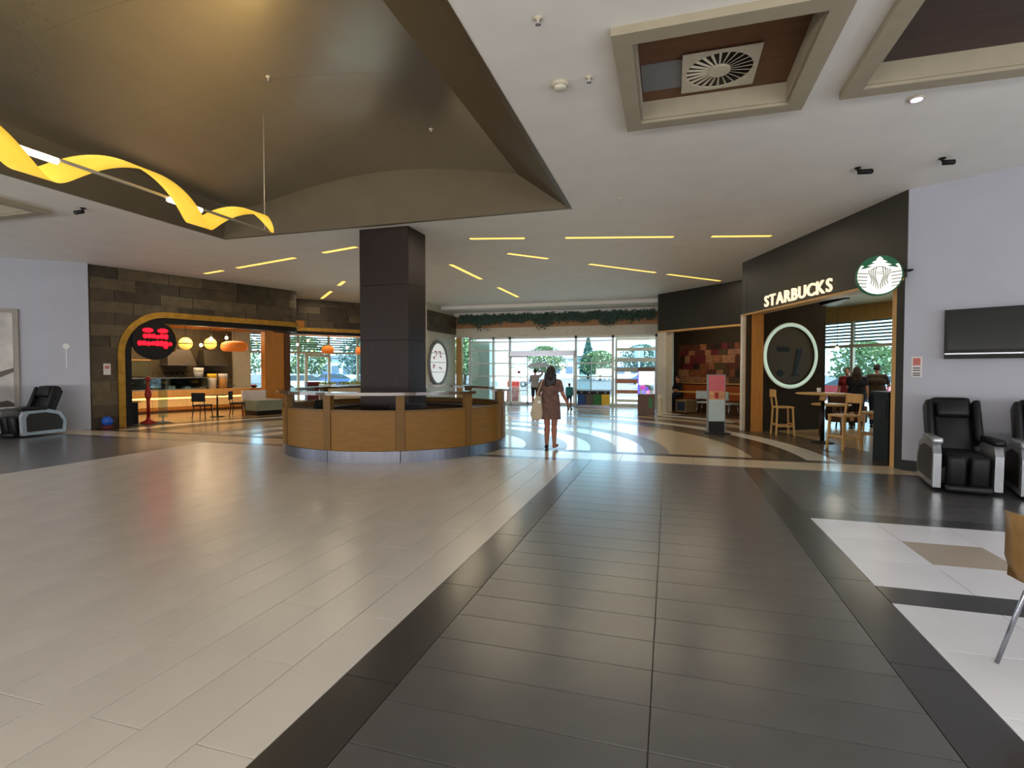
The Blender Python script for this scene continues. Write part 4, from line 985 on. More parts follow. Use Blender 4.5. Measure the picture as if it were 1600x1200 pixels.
# furniture: dark chairs, table, upholstered bench
def cafe_chair(name, seatm, legm, hh=0.45, back=0.38, label='', cat='chair', grp=None, w=0.42):
    t = thing(name, (0, 0, 0), label, cat, grp)
    h2 = w / 2
    MB().rbox(-h2, h2, -h2, h2, hh - 0.05, hh, 0.015).build('seat', seatm, t)
    MB().rbox(-h2, h2, h2 - .02, h2 + .03, hh + 0.10, hh + back, 0.015).build('backrest', seatm, t)
    for sx in (-1, 1):
        MB().tube([(sx * (h2 - .03), h2 - .01, hh), (sx * (h2 - .03), h2 + .01, hh + back - .05)], 0.013, 6).build('back_post', legm, t)
        for sy in (-1, 1): MB().tube([(sx * (h2 - .04), sy * (h2 - .04), hh - .05), (sx * (h2 + .0), sy * (h2 + .0), 0)], [.018, .013], 8).build('leg', legm, t)
    return t
chair0 = cafe_chair('dining_chair', M['blackc'], M['black'], label='dark dining chair in front of the restaurant counter, nearer the red stand', grp='dark chairs in the restaurant')
chair0.location = FL.P(3.05, 0.75, 0.001); chair0.rotation_euler[2] = FL.rz() + 2.2
c2 = copy_tree(chair0); c2.location = FL.P(4.25, 0.95, 0.001); c2.rotation_euler[2] = FL.rz() + 0.9; c2['label'] = 'dark dining chair in the restaurant beside the sage bench'
t = thing('dining_table', FL.P(3.66, 1.05, 0.001), 'small dark pedestal table between the dark restaurant chairs', 'table')
MB().lathe([(0.30, 0.70), (0.31, 0.715), (0.30, 0.73)], FL.P(3.66, 1.1, 0.001), 24).build('top', M['woodd'], t)
MB().lathe([(0.03, 0.03), (0.025, 0.70)], FL.P(3.66, 1.1, 0.001), 12).build('stem', M['black'], t)
MB().lathe([(0.22, 0.0), (0.21, 0.015), (0.04, 0.03)], FL.P(3.66, 1.1, 0.001), 20).build('base', M['black'], t)
t = thing('upholstered_bench', FL.P(4.9, 0.9, 0.001), 'sage green upholstered bench in the restaurant beside the kiosk', 'bench')
b0 = FL.P(4.75, .45, 0)
MB().fbox(FL, 4.62, 5.50, 0.40, 1.20, 0.001, 0.16).build('plinth', M['black'], t)
MB().fbox(FL, 4.58, 5.53, 0.36, 1.24, 0.16, 0.50).build('seat', M['teal_seat'], t)
MB().fbox(FL, 4.58, 5.53, 0.34, 1.26, 0.50, 0.53).build('piping', M['greyc'], t)
t = thing('banquette', FL.P(5.2, 1.55, 0.001), 'cream and orange banquette seat behind the sage bench', 'seat')
MB().fbox(FL, 4.75, 5.6, 1.32, 1.70, 0.001, 0.45).build('seat', M['orangeseat'], t); MB().fbox(FL, 4.75, 5.6, 1.62, 1.72, 0.45, 0.82).build('backrest', M['paper'], t)
# red pole stand with its clear panel and dark mat
st = FL.P(1.42, 0.35, 0.012)
tag(MB().fbox(FL, 0.95, 1.95, 0.02, 0.85, 0.001, 0.012).build('floor_mat', M['black']), 'dark floor mat under the red pole stand in the restaurant arch', 'mat')
t = thing('pole_stand', st, 'red pole stand with round head in the restaurant archway', 'stand')
MB().lathe([(0.20, 0), (0.19, 0.04), (0.06, 0.10), (0.045, 0.2)], st, 20).build('base', M['red'], t)
MB().lathe([(0.045, 0.2), (0.04, 0.62), (0.055, 0.70), (0.09, 0.82), (0.07, 0.95), (0.035, 1.05), (0.03, 1.22)], st, 16).build('pole', M['red'], t)
MB().lathe([(0.01, 1.20), (0.05, 1.23), (0.065, 1.28), (0.05, 1.33), (0.01, 1.35)], st, 16).build('head', M['red'], t)
t = thing('menu_stand', FL.P(1.82, 0.42, 0.012), 'clear acrylic menu stand just right of the red pole stand', 'stand')
MB().fbox(FL, 1.70, 1.94, 0.42, 0.43, 0.15, 1.15).build('panel', M['glassg'], t); MB().fbox(FL, 1.68, 1.94, 0.32, 0.54, 0.012, 0.03).build('foot', M['grey'], t); MB().fbox(FL, 1.80, 1.84, 0.425, 0.445, 0.03, 0.20).build('stem', M['steel'], t)
t = thing('dark_pedestal', FL.P(1.12, 0.5, 0.0), 'black pedestal with a pale top standing inside the gold arch, left of the red stand', 'pedestal')
MB().fbox(FL, 0.98, 1.22, 0.50, 0.80, 0.012, 0.62).build('body', M['black'], t); MB().fbox(FL, 0.96, 1.26, 0.48, 0.84, 0.62, 0.66).build('top', M['woodl'], t)
# notice and ball by the stone wall
t = thing('wall_notice', FL.P(0.33, -0.068, 1.42), 'small pale notice on the stone cladding left of the gold arch', 'notice')
MB().fbox(FL, 0.26, 0.42, -0.072, -0.064, 1.42, 1.72).build('sheet', M['paper'], t); MB().fbox(FL, 0.29, 0.39, -0.074, -0.072, 1.58, 1.66).build('print', M['rednote'], t)
bp = FL.P(0.27, -0.26, 0.0)
t = thing('toy_ball', bp, 'shiny blue ball on a dark red stand at the foot of the stone wall', 'ball')
MB().lathe([(0.13, 0.0), (0.14, 0.05), (0.10, 0.10)], bp, 16).build('stand', mat('dark_red', (84, 26, 26), .5), t)
MB().lathe([(0.13 * math.cos(a), 0.20 + 0.13 * math.sin(a)) for a in [math.radians(-80 + 10 * i) for i in range(18)]], bp, 18).build('ball', M['blue'], t)
# red planter on the sill of the far windows, and the kiosk-side table plants
t = thing('red_planter', F2.P(0.97, 1.0, 0), 'dark red planter box standing inside the far left windows', 'planter')
MB().fbox(F2, 0.75, 1.2, 0.8, 1.2, 0, 1.02).build('box', mat('dark_red', (84, 26, 26), .5), t); MB().fbox(F2, 0.72, 1.23, 0.77, 1.23, 1.02, 1.06).build('rim', M['red'], t)
t = thing('planter_hedge', F2.P(2.9, 3.6, 0), 'low planter of yellow-green plants under the far left window', 'planter')
MB().fbox(F2, 1.9, 4.2, 3.5, 3.8, 0, 0.85).build('box', M['cream'], t)
mb = MB(); g = random.Random(2)
for i in range(240):
    p = on(F2, g.uniform(1.95, 4.15), g.uniform(3.5, 3.8), 0.85); d = Vector((g.uniform(-.05, .05), g.uniform(-.05, .05), g.uniform(.06, .2))); q = d.cross(Vector((g.uniform(-1, 1), 1, 0))).normalized() * .025
    mb.add([p, p + d * .6 + q, p + d, p + d * .6 - q], [(0, 1, 2, 3)])
stuff(mb.build('leaves', mat('yellow_green_leaves', (150, 160, 80), .6, var=.3), t))
# oval sign on the end pier
sC = 1.0
t = thing('oval_wall_sign', FP.P(sC, -0.05, 0.84), 'large round white wall sign with red characters in a grey ring, right of the column', 'sign')
nrm = (-FP.n[0], -FP.n[1], 0)
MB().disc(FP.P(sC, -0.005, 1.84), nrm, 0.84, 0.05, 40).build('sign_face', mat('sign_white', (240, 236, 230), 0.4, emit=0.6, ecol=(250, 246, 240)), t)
MB().tube([FP.P(sC + 0.90 * math.cos(a), -0.05, 1.84 + 0.90 * math.sin(a)) for a in [2 * math.pi * i / 40 for i in range(40)]], 0.07, 8, True).build('ring', M['grey'], t)
for z in (2.25, 1.86, 1.45):
    hw = math.sqrt(.78 ** 2 - (z - 1.84) ** 2); MB().fbox(FP, sC - hw, sC + hw, -0.066, -0.056, z, z + 0.02).build('line', M['grey'], t)
rm = mat('red_print_bright', (200, 70, 60), 0.5)
for (a, z, w_, h_) in ((-.28, 2.30, .22, .05), (-.20, 2.12, .05, .18), (.12, 2.30, .24, .05), (.2, 2.10, .06, .2), (.3, 2.08, .12, .05), (-.42, 2.0, .12, .12), (-.5, 1.6, .07, .2), (-.36, 1.66, .05, .12), (.15, 1.62, .2, .05), (.28, 1.55, .05, .1)):
    MB().fbox(FP, sC + a - w_ / 2, sC + a + w_ / 2, -0.066, -0.056, z, z + h_).build('red_character', rm, t)

# ================================================================== COFFEE SHOP
# lit letters on the fascia
def letters(word, s_from, s_to, z, hgt, v, m, t):
    """each letter a mesh of its own; the word runs from s_from to s_to along the fascia (s falls to the right)"""
    n = len(word); made = []
    dg0 = None; adv = []
    for ch in word:
        cu = bpy.data.curves.new('letter', 'FONT'); cu.body = ch; cu.size = 1.0; cu.extrude = 0.06; cu.offset = 0.014; cu.resolution_u = 3
        o = bpy.data.objects.new('letter', cu); COL.objects.link(o)
        bpy.context.view_layer.update()
        me = bpy.data.meshes.new_from_object(o.evaluated_get(bpy.context.evaluated_depsgraph_get()))
        bpy.data.objects.remove(o)
        xs_ = [q.co.x for q in me.vertices]; ys_ = [q.co.y for q in me.vertices]
        adv.append((me, min(xs_), max(xs_), min(ys_), max(ys_)))
    tot = sum(a[2] - a[1] for a in adv) + 0.11 * (n - 1); k = (s_from - s_to) / tot; x = 0.0
    for me, x0, x1, y0, y1 in adv:
        inv = wmat(t).inverted()
        for q in me.vertices:
            ss = s_from - (x + q.co.x - x0) * k; zz = z + (q.co.y - y0) / (y1 - y0) * hgt
            q.co = inv @ Vector(FR.P(ss, v - q.co.z * 0.25, zz))
        me.materials.clear(); me.materials.append(m)
        o = bpy.data.objects.new('letter', me); COL.objects.link(o); o.parent = t
        x += x1 - x0 + 0.11
t = thing('fascia_sign', FR.P(2.9, -0.02, 3.0), 'warm lit STARBUCKS letters on the charcoal shop fascia', 'sign')
letters('STARBUCKS', 4.16, 1.68, 3.01, 0.255, -0.065, M['letter'], t)
for s0 in (2.1, 2.9, 3.7): MB().fbox(FR, s0, s0 + .03, -0.03, 0.0, 3.05, 3.2).build('standoff', M['black'], t)
# projecting round blade sign
bc = Vector((3.09, 9.42, 3.0)); fwd = Vector((-0.16, -0.987, 0)).normalized(); rt = Vector((0.987, -0.16, 0)).normalized()
t = thing('round_blade_sign', (bc.x, bc.y, bc.z - .32), 'round lit white and green emblem sign projecting from the coffee shop fascia', 'sign')
MB().disc(bc + fwd * -0.05, fwd, 0.305, 0.10, 44).build('disc', M['roungreen'], t)
MB().tube([bc + rt * 0.30 + Vector((0, 0, .06)), bc + rt * 0.42 + Vector((0, .0, .06)), bc + rt * 0.44 + Vector((0, .35, .06))], 0.014, 8).build('bracket', M['black'], t)
def bp_(x, z, d=0.0): return bc + rt * x + Vector((0, 0, z)) + fwd * (0.05 + d)
def relief(pts, name, m, d0=0.0005, d1=0.012): return MB().prism([bp_(x, z, d0) for x, z in pts], [bp_(x, z, d1) for x, z in pts]).build(name, m, t)
# white field (lower part of the disc), crown, tail stripes, wavy hair strands
fld = [(0.285 * math.cos(a), 0.285 * math.sin(a)) for a in [math.radians(160 + 220 * i / 30) for i in range(31)]]
relief([(0.285 * math.cos(math.radians(160)), 0.10)] + fld[1:-1] + [(0.285 * math.cos(math.radians(20)), 0.10), (0.13, 0.13), (0.0, 0.17), (-0.13, 0.13)], 'white_field', M['rounlit'], 0.0005, 0.004)
for k, (z, wd, hh) in enumerate(((0.155, 0.155, .05), (0.205, 0.10, .04), (0.245, 0.045, .045))):
    relief([(-wd, z), (-wd * .6, z + hh * .5), (0, z + hh), (wd * .6, z + hh * .5), (wd, z), (wd * .5, z - hh * .35), (0, z - hh * .1), (-wd * .5, z - hh * .35)], 'crown_tier', M['rounlit'], 0.004, 0.016)
for sg in (-1, 1):
    relief([(sg * .27, .08), (sg * .20, .155), (sg * .235, .165), (sg * .262, .12)], 'tail_fin', M['rounlit'], 0.004, 0.016)
    for k in range(5):
        z = 0.055 - k * 0.052; xo = math.sqrt(.285 ** 2 - z * z); xi = 0.145 + 0.004 * k
        relief([(sg * xo, z), (sg * xi, z - .014), (sg * xi, z - .026), (sg * (xo - .004), z - .014)], 'tail_stripe', M['rounline'], 0.004, 0.010)
    for k in range(4):
        x0 = 0.035 + 0.027 * k
        pth = [bp_(sg * (x0 + 0.020 * math.sin(q * 5.2 + k * .3)), 0.125 - k * .01 - q * (0.33 - k * .035), 0.006) for q in [i / 16 for i in range(17)]]
        MB().tube(pth, 0.0055, 5).build('hair_strand', M['rounline'], t)
MB().tube([bp_(0.085 * math.cos(a), 0.085 + 0.05 * math.sin(a), 0.006) for a in [math.radians(180 * i / 14) for i in range(15)]], 0.006, 5).build('brow_arc', M['rounline'], t)
for z in (0.055, 0.028): relief([(-.05, z), (.05, z), (.045, z - .008), (-.045, z - .008)], 'grey_bar', M['rounline'], 0.004, 0.009)

# partition wall with the lit ring
FW = Fr((1.95, 14.3), (3.9, 15.5), True)
struct(MB().fbox(FW, 0.0, FW.L + 0.02, 0.0, 0.16, 0, 3.75).build('wall_right_partition', M['sdark'], autoloc=False))
rc = (1.17, 1.91)
t = thing('lit_ring_sign', FW.P(rc[0], -0.05, rc[1] - .84), 'large pale glowing ring on the dark wall of the coffee shop', 'sign')
for nm, r, rr, m in (('lit_ring', 0.785, 0.045, 'ringlit'), ('ring_edge', 0.835, 0.012, 'white'), ('inner_edge', 0.735, 0.010, 'black')):
    MB().tube([FW.P(rc[0] + r * math.cos(a), -0.05, rc[1] + r * math.sin(a)) for a in [2 * math.pi * i / 56 for i in range(56)]], rr, 8, True).build(nm, M[m], t)
MB().disc(FW.P(rc[0], -0.003, rc[1]), (-FW.n[0], -FW.n[1], 0), 0.72, 0.02, 44).build('backing_disc', mat('ring_backing', (66, 52, 30), .6), t)
def mark(pts): MB().fpoly(FW, [(rc[0] + a, rc[1] + b) for a, b in pts], -0.034, -0.024).build('dark_mark', M['black'], t)
mark([(-.40, .22), (-.02, .22), (-.04, .10), (-.38, .10)]); mark([(.22, .18), (.38, .18), (.20, -.46), (.36, -.52), (.02, -.52), (.10, -.46)]); mark(ell(-.30, -.44, .10, .09))

# round high table, wooden high chairs and stool
t = thing('high_table', FR.P(3.05, 0.50, 0), 'round wooden high table on a dark pedestal in front of the glowing ring', 'table')
tc = FR.P(3.0, 0.62, 0.001)
MB().lathe([(0.50, 1.03), (0.52, 1.045), (0.51, 1.06)], tc, 32).build('top', M['woodl'], t)
MB().lathe([(0.07, 0.90), (0.06, 1.03)], tc, 14).build('collar', M['woodl'], t)
MB().lathe([(0.045, 0.05), (0.04, 0.92)], tc, 14).build('stem', M['black'], t)
MB().lathe([(0.24, 0), (0.235, 0.02), (0.05, 0.05)], tc, 22).build('base', M['black'], t)
tag(MB().lathe([(0.035, 0), (0.042, 0.10), (0.04, 0.11)], (tc[0] - .1, tc[1] - .1, 1.062), 14).build('paper_cup', M['paper']), 'white paper cup standing on the round high table', 'cup')
def high_chair(label, back=True):
    t = thing('high_chair', (0, 0, 0), label, 'chair', 'wooden high chairs in the coffee shop')
    hh, w = 0.68, 0.20
    MB().rbox(-w, w, -w, w, hh - .04, hh, .012).build('seat', M['woodl'], t)
    for sx in (-1, 1):
        for sy in (-1, 1): MB().hexa([(sx * .20 - .018, sy * .20 - .018, 0), (sx * .20 + .018, sy * .20 - .018, 0), (sx * .20 + .018, sy * .20 + .018, 0), (sx * .20 - .018, sy * .20 + .018, 0), (sx * .17 - .018, sy * .17 - .018, hh - .04), (sx * .17 + .018, sy * .17 - .018, hh - .04), (sx * .17 + .018, sy * .17 + .018, hh - .04), (sx * .17 - .018, sy * .17 + .018, hh - .04)]).build('leg', M['woodl'], t)
        MB().box(sx * .19 - .012, sx * .19 + .012, -.18, .18, .20, .235).build('stretcher', M['woodl'], t)
        if back: MB().hexa([(sx * .175 - .016, .165, hh), (sx * .175 + .016, .165, hh), (sx * .175 + .016, .195, hh), (sx * .175 - .016, .195, hh), (sx * .175 - .016, .215, hh + .36), (sx * .175 + .016, .215, hh + .36), (sx * .175 + .016, .245, hh + .36), (sx * .175 - .016, .245, hh + .36)]).build('back_post', M['woodl'], t)
    for sy in (-1, 1): MB().box(-.18, .18, sy * .19 - .012, sy * .19 + .012, .24, .275).build('stretcher', M['woodl'], t)
    if back: MB().rbox(-.19, .19, .20, .245, hh + .22, hh + .40, .01).build('backrest', M['woodl'], t)
    return t
hc = high_chair('pale wooden high chair left of the round high table, beside the wood post')
hc.location = FR.P(4.45, 0.55, 0.001); hc.rotation_euler[2] = FR.rz() - 0.2
h2 = copy_tree(hc); h2.location = FR.P(2.12, 0.50, 0.001); h2.rotation_euler[2] = FR.rz() + math.pi + .15; h2['label'] = 'pale wooden high chair pulled up in front of the round high table, nearest the camera'
h3 = copy_tree(hc); h3.location = FR.P(2.75, 1.5, 0.001); h3.rotation_euler[2] = FR.rz() + 2.3; h3['label'] = 'pale wooden high chair behind the round high table on its right'
t = thing('low_round_table', (3.75, 14.6, 0.001), 'low round light wood table right of the high table, on dark legs', 'table')
c = (3.72, 14.2, 0.001)
MB().lathe([(0.40, 0.70), (0.42, 0.715), (0.41, 0.74)], c, 28).build('top', M['woodl'], t)
for k in range(4):
    a = k * math.pi / 2 + .5; MB().tube([(c[0] + .26 * math.cos(a), c[1] + .26 * math.sin(a), .70), (c[0] + .32 * math.cos(a), c[1] + .32 * math.sin(a), 0)], .018, 8).build('leg', M['woodd'], t)
t = thing('armchair', (4.6, 16.1, 0.001), 'dark leather armchair beside the coffee shop window', 'armchair')
c = (4.6, 16.2)
MB().rbox(c[0] - .34, c[0] + .34, c[1] - .32, c[1] + .32, .15, .42, .04).build('seat', M['woodd'], t); MB().rbox(c[0] - .36, c[0] + .36, c[1] + .22, c[1] + .36, .42, .85, .05).build('backrest', M['woodd'], t)
for sx in (-1, 1):
    MB().rbox(c[0] + sx * .36 - .06, c[0] + sx * .36 + .06, c[1] - .32, c[1] + .32, .15, .60, .04).build('arm', M['woodd'], t)
    for sy in (-1, 1): MB().tube([(c[0] + sx * .28, c[1] + sy * .26, .15), (c[0] + sx * .30, c[1] + sy * .28, 0)], .02, 8).build('leg', M['black'], t)
# dark bin stand by the jamb
t = thing('waste_stand', FR.P(0.62, 0.35, 0), 'tall dark waste stand just inside the right jamb of the coffee shop', 'waste bin')
MB().fbox(FR, 0.45, 0.80, 0.12, 0.46, 0.0, 0.06).build('plinth', M['black'], t)
MB().fbox(FR, 0.45, 0.80, 0.12, 0.46, 0.06, 1.15).build('body', mat('dark_green_laminate', (20, 26, 24), .5, spec=.2), t)
MB().fbox(FR, 0.42, 0.83, 0.09, 0.49, 1.15, 1.19).build('top', M['black'], t)
MB().fbox(FR, 0.50, 0.75, 0.113, 0.119, 0.75, 1.05).build('flap', M['black'], t)
bulb(FR, 6.21, 3.0, 2.13, 'glowing pendant bulb in the coffee shop, the higher of two', 3.75, e=10, grp='coffee shop pendants')
bulb(FR, 6.85, 2.9, 1.96, 'glowing pendant bulb in the coffee shop, the lower of two beside the dark wall', 3.75, grp='coffee shop pendants')
t = thing('ceiling_speaker_bar', FR.P(4.1, 1.6, 3.2), 'flat black ceiling fixture hanging inside the coffee shop', 'ceiling fixture')
MB().hexa([FR.P(3.5, 1.4, 3.12), FR.P(4.6, 1.5, 3.10), FR.P(4.6, 1.9, 3.10), FR.P(3.5, 1.5, 3.12), FR.P(3.5, 1.4, 3.15), FR.P(4.6, 1.5, 3.20), FR.P(4.6, 1.9, 3.20), FR.P(3.5, 1.5, 3.15)]).build('bar', M['black'], t)
for s0 in (4.1, 4.5): MB().tube([FR.P(s0, 1.6, 3.18), FR.P(s0, 1.6, 3.75)], .008, 6).build('rod', M['black'], t)
lamp('AREA', 'coffee_shop_fill_lamp', FR.P(5.0, 3.6, 3.7), 70, (1.0, .86, .66), size=3, size_y=2, rot=(0, 0, FR.rz()))  # added fill light inside the shop, no ceiling fitting drawn

# ================================================================== DARK CAFE
wc = struct(MB().fbox(FC, -0.6, 5.3, 2.6, 2.75, 0, 3.75).build('wall_cafe_back', M['sgreen'], autoloc=False))
struct(MB().poly([FC.P(-0.6, 2.72, 0)[:2], FC.P(-0.6, 2.6, 0)[:2], FK.P(0.1, 0.3, 0)[:2], FK.P(0.1, 0.5, 0)[:2]], 0, 3.75).build('wall_cafe_side', M['sdark'], autoloc=False))
# patchwork mural: each picture panel a piece of the wall
gm_ = random.Random(21)
mcols = [mat('mural_%d' % i, c, 0.6, var=.35, scale=9) for i, c in enumerate([(84, 46, 34), (120, 72, 48), (58, 34, 28), (140, 96, 66), (96, 34, 40), (36, 26, 24), (150, 110, 84), (74, 62, 40)])]
z = 1.06
while z < 2.52:
    hh = gm_.uniform(0.20, 0.34); a = 1.5; hh = min(hh, 2.56 - z)
    while a < 4.95:
        b = min(5.0, a + gm_.uniform(.25, .6)); MB().fbox(FC, a + .004, b - .004, 2.585 - gm_.uniform(0, .012), 2.6, z + .004, z + hh - .004).build('mural_panel', gm_.choice(mcols), wc); a = b
    z += hh
MB().fbox(FC, 0.6, 5.1, 2.56, 2.6, 1.0, 1.05).build('mural_rail', M['woodl'], wc)
t = thing('banquette_bench', FC.P(2.8, 2.3, 0), 'long orange-brown bench under the patchwork mural in the dark cafe', 'bench')
MB().fbox(FC, 0.6, 5.0, 2.05, 2.55, 0.001, 0.40).build('base', M['woodd'], t); MB().fbox(FC, 0.6, 5.0, 2.02, 2.5, 0.40, 0.48).build('seat', M['orangeseat'], t); MB().fbox(FC, 0.6, 5.0, 2.46, 2.56, 0.48, 0.95).build('backrest', M['orangeseat'], t)
for s0, lab in ((1.5, 'behind the poster totem'), (3.25, 'left of the poster totem')):
    t = thing('cafe_table', FC.P(s0, 1.45, 0.001), 'light wood cafe table in the dark cafe, ' + lab, 'table', 'cafe tables')
    MB().fbox(FC, s0 - .55, s0 + .55, 1.15, 1.75, 0.71, 0.745).build('top', M['woodl'], t)
    for a in (-.45, .45):
        MB().tube([FC.P(s0 + a, 1.45, .03), FC.P(s0 + a, 1.45, .71)], .03, 8).build('leg', M['black'], t); MB().fbox(FC, s0 + a - .04, s0 + a + .04, 1.2, 1.7, .001, .03).build('foot', M['black'], t)
cc = cafe_chair('cafe_chair', M['paleblue'], M['steel'], label='pale chair facing the cafe table left of the poster totem', grp='pale cafe chairs')
cc.location = FC.P(2.05, 0.75, 0.001); cc.rotation_euler[2] = FC.rz() + .3
cc2 = copy_tree(cc); cc2.location = FC.P(1.0, 0.72, 0.001); cc2.rotation_euler[2] = FC.rz() - .2; cc2['label'] = 'pale chair in the dark cafe right of the poster totem'
t = thing('ottoman', FC.P(3.0, 0.65, 0.001), 'boxy brown ottoman with a blue patch at the left front of the dark cafe', 'ottoman')
MB().fbox(FC, 2.55, 3.05, 0.4, 0.9, 0.04, 0.48).build('body', mat('tan_upholstery', (120, 98, 66), .7), t); MB().fbox(FC, 2.62, 2.98, 0.385, 0.4, 0.10, 0.42).build('blue_patch', M['navy'], t)
for a, b in ((2.6, .45), (3.0, .45), (2.6, .85), (3.0, .85)): MB().fbox(FC, a - .02, a + .02, b - .02, b + .02, 0.001, 0.04).build('foot', M['black'], t)
bulb(FC, 3.5, 0.5, 1.93, 'round glowing lamp at the left end of the dark cafe', 3.75, e=8, grp='cafe globe lamp')
lamp('AREA', 'cafe_fill_lamp', FC.P(2.6, 1.3, 3.6), 40, (1.0, .72, .42), size=2.5, size_y=.5, rot=(0, 0, FC.rz()))  # added dim warm fill, hangs from no fixture

# poster totem
tp = (1.11, 13.7, 0.0); ex = Vector((0.985, 0.17, 0)); ey = Vector((-0.17, 0.985, 0))
def tb(a0, a1, b0, b1, z0, z1):
    q = lambda a, b, z: Vector((tp[0], tp[1], 0)) + ex * a + ey * b + Vector((0, 0, z))
    return MB().hexa([q(a0, b0, z0), q(a1, b0, z0), q(a1, b1, z0), q(a0, b1, z0), q(a0, b0, z1), q(a1, b0, z1), q(a1, b1, z1), q(a0, b1, z1)])
t = thing('poster_totem', tp, 'free-standing poster totem with pink top and pale lower half before the dark cafe', 'poster stand')
tb(-.30, .30, -.22, .22, 0, .025).build('foot', M['black'], t)
tb(-.21, .21, -.055, .055, .025, 1.44).build('frame', M['grey'], t)
for z0, z1, m in ((.03, .30, 'black'), (.30, .83, 'paleblue'), (.83, 1.03, 'peach'), (1.03, 1.16, 'pink'), (1.16, 1.42, 'pink')):
    tb(-.185, .185, -.062, -.056, z0, z1).build('poster', M[m], t)
tb(-.05, .04, -.066, -.0625, .86, 1.0).build('print', M['red'], t)

# ================================================================== ENTRANCE THINGS
t = thing('waste_station', (-2.95, 21.55, 0), 'steel recycling station with blue, grey, green and yellow bins by the entrance', 'waste bins')
MB().box(-3.62, -2.28, 21.35, 21.8, 0, 0.12).build('plinth', M['steel'], t)
for k, nm in enumerate(('bluebin', 'greybin', 'green', 'yellow')):
    a = -3.58 + k * .325; MB().rbox(a, a + .315, 21.36, 21.78, .12, .56, .012).build('bin', M[nm], t)
MB().box(-3.62, -2.28, 21.38, 21.8, .56, .70).build('top_rail', M['black'], t)
for k in range(4):
    a = -3.58 + k * .325; MB().disc((a + .157, 21.378, .63), (0, -1, 0), .045, .006, 14).build('opening', M['grey'], t)
t = thing('glass_vending_cabinet', (-0.72, 18.75, 0), 'wooden based glass cabinet with violet lights at the right of the entrance', 'vending cabinet')
vx0, vx1, vy0, vy1 = -1.02, -0.46, 18.5, 19.05
MB().box(vx0, vx1, vy0, vy1, 0, .72).build('base', M['woodd'], t); MB().box(vx0, vx1, vy0, vy1, 1.50, 1.64).build('top', M['woodd'], t)
for x in (vx0, vx1 - .03):
    for y in (vy0, vy1 - .03): MB().box(x, x + .03, y, y + .03, .72, 1.5).build('corner_post', M['purple'] if x == vx0 else M['steel'], t)
for (a, b, c, d) in ((vx0 + .03, vx1 - .03, vy0 + .01, vy0 + .016), (vx0 + .03, vx1 - .03, vy1 - .016, vy1 - .01)): MB().box(a, b, c, d, .72, 1.5).build('glass_side', M['glassg'], t)
for (a, b) in ((vx0 + .01, vx0 + .016), (vx1 - .016, vx1 - .01)): MB().box(a, b, vy0 + .03, vy1 - .03, .72, 1.5).build('glass_side', M['glassg'], t)
gv = random.Random(8)
for k in range(12):
    x, y = gv.uniform(vx0 + .12, vx1 - .12), gv.uniform(vy0 + .12, vy1 - .12); r = gv.uniform(.06, .1)
    MB().lathe([(r * math.cos(q), r + r * math.sin(q)) for q in [math.radians(-80 + 20 * i) for i in range(9)]], (x, y, .72 + (k // 6) * .13), 10).build('plush_toy', M[('purple', 'pinkglow', 'white', 'yellow', 'bluebin', 'purple')[k % 6]], t)  # violet and pink toys glow by their material, though they are no lamps
MB().box(vx1 - .2, vx1 - .06, vy0 - .02, vy0, .25, .6).build('green_panel', M['green'], t)
for x, y, lab in ((-0.28, 18.35, 'small cream bollard beside the glass vending cabinet'),):
    t = thing('bollard', (x, y, 0), lab, 'bollard')
    MB().lathe([(.09, 0), (.09, .04), (.065, .06), (.065, .55)], (x, y, 0), 16).build('post', M['cream'], t); MB().lathe([(.075, .55), (.08, .62), (.05, .70)], (x, y, 0), 16).build('cap', M['frame'], t)
t = thing('sandwich_board', (-7.25, 24.6, 0), 'red and white sign board standing outside the left entrance glass', 'sign board')
MB().hexa([(-7.55, 24.3, -.01), (-6.95, 24.3, -.01), (-6.95, 24.34, -.01), (-7.55, 24.34, -.01), (-7.55, 24.5, 1.1), (-6.95, 24.5, 1.1), (-6.95, 24.54, 1.1), (-7.55, 24.54, 1.1)]).build('panel', M['red'], t)
MB().hexa([(-7.55, 24.8, -.01), (-6.95, 24.8, -.01), (-6.95, 24.84, -.01), (-7.55, 24.84, -.01), (-7.55, 24.55, 1.1), (-6.95, 24.55, 1.1), (-6.95, 24.59, 1.1), (-7.55, 24.59, 1.1)]).build('panel', M['white'], t)

# ================================================================== RIGHT AND LEFT WHITE WALLS
t = thing('wall_television', WR.P(1.08, -0.05, 1.71), 'flat black television mounted on the white wall at right', 'television')
bz = MB().fbox(WR, 0.50, 1.68, -0.10, -0.02, 1.71, 2.42).build('bezel', M['black'], t)
MB().fbox(WR, 0.54, 1.64, -0.104, -0.10, 1.84, 2.38).build('screen', M['screen'], t)
MB().fbox(WR, 0.51, 1.67, -0.112, -0.10, 1.772, 1.792).build('silver_strip', M['silver'], bz)
MB().fbox(WR, 0.9, 1.3, -0.02, 0.0, 1.9, 2.2).build('wall_bracket', M['black'], t)
t = thing('wall_notice', WR.P(0.16, -0.004, 1.44), 'small notice with a red square on the white wall beside the coffee shop', 'notice')
MB().fbox(WR, 0.10, 0.23, -0.004, 0.0, 1.44, 1.75).build('sheet', M['paper'], t); MB().fbox(WR, 0.12, 0.21, -0.006, -0.004, 1.62, 1.73).build('red_print', M['rednote'], t)
for z in (1.58, 1.545, 1.50, 1.47): MB().fbox(WR, 0.12, 0.21, -0.006, -0.004, z - .008, z + .006).build('text_line', M['black'], t)
t = thing('framed_picture', WL.P(2.0, -0.03, 0.5), 'large grey toned framed picture on the white wall at far left', 'picture')
MB().fbox(WL, 1.38, 2.9, -0.05, 0.0, 0.45, 3.05).build('frame', mat('picture_frame', (150, 142, 132), .5), t)
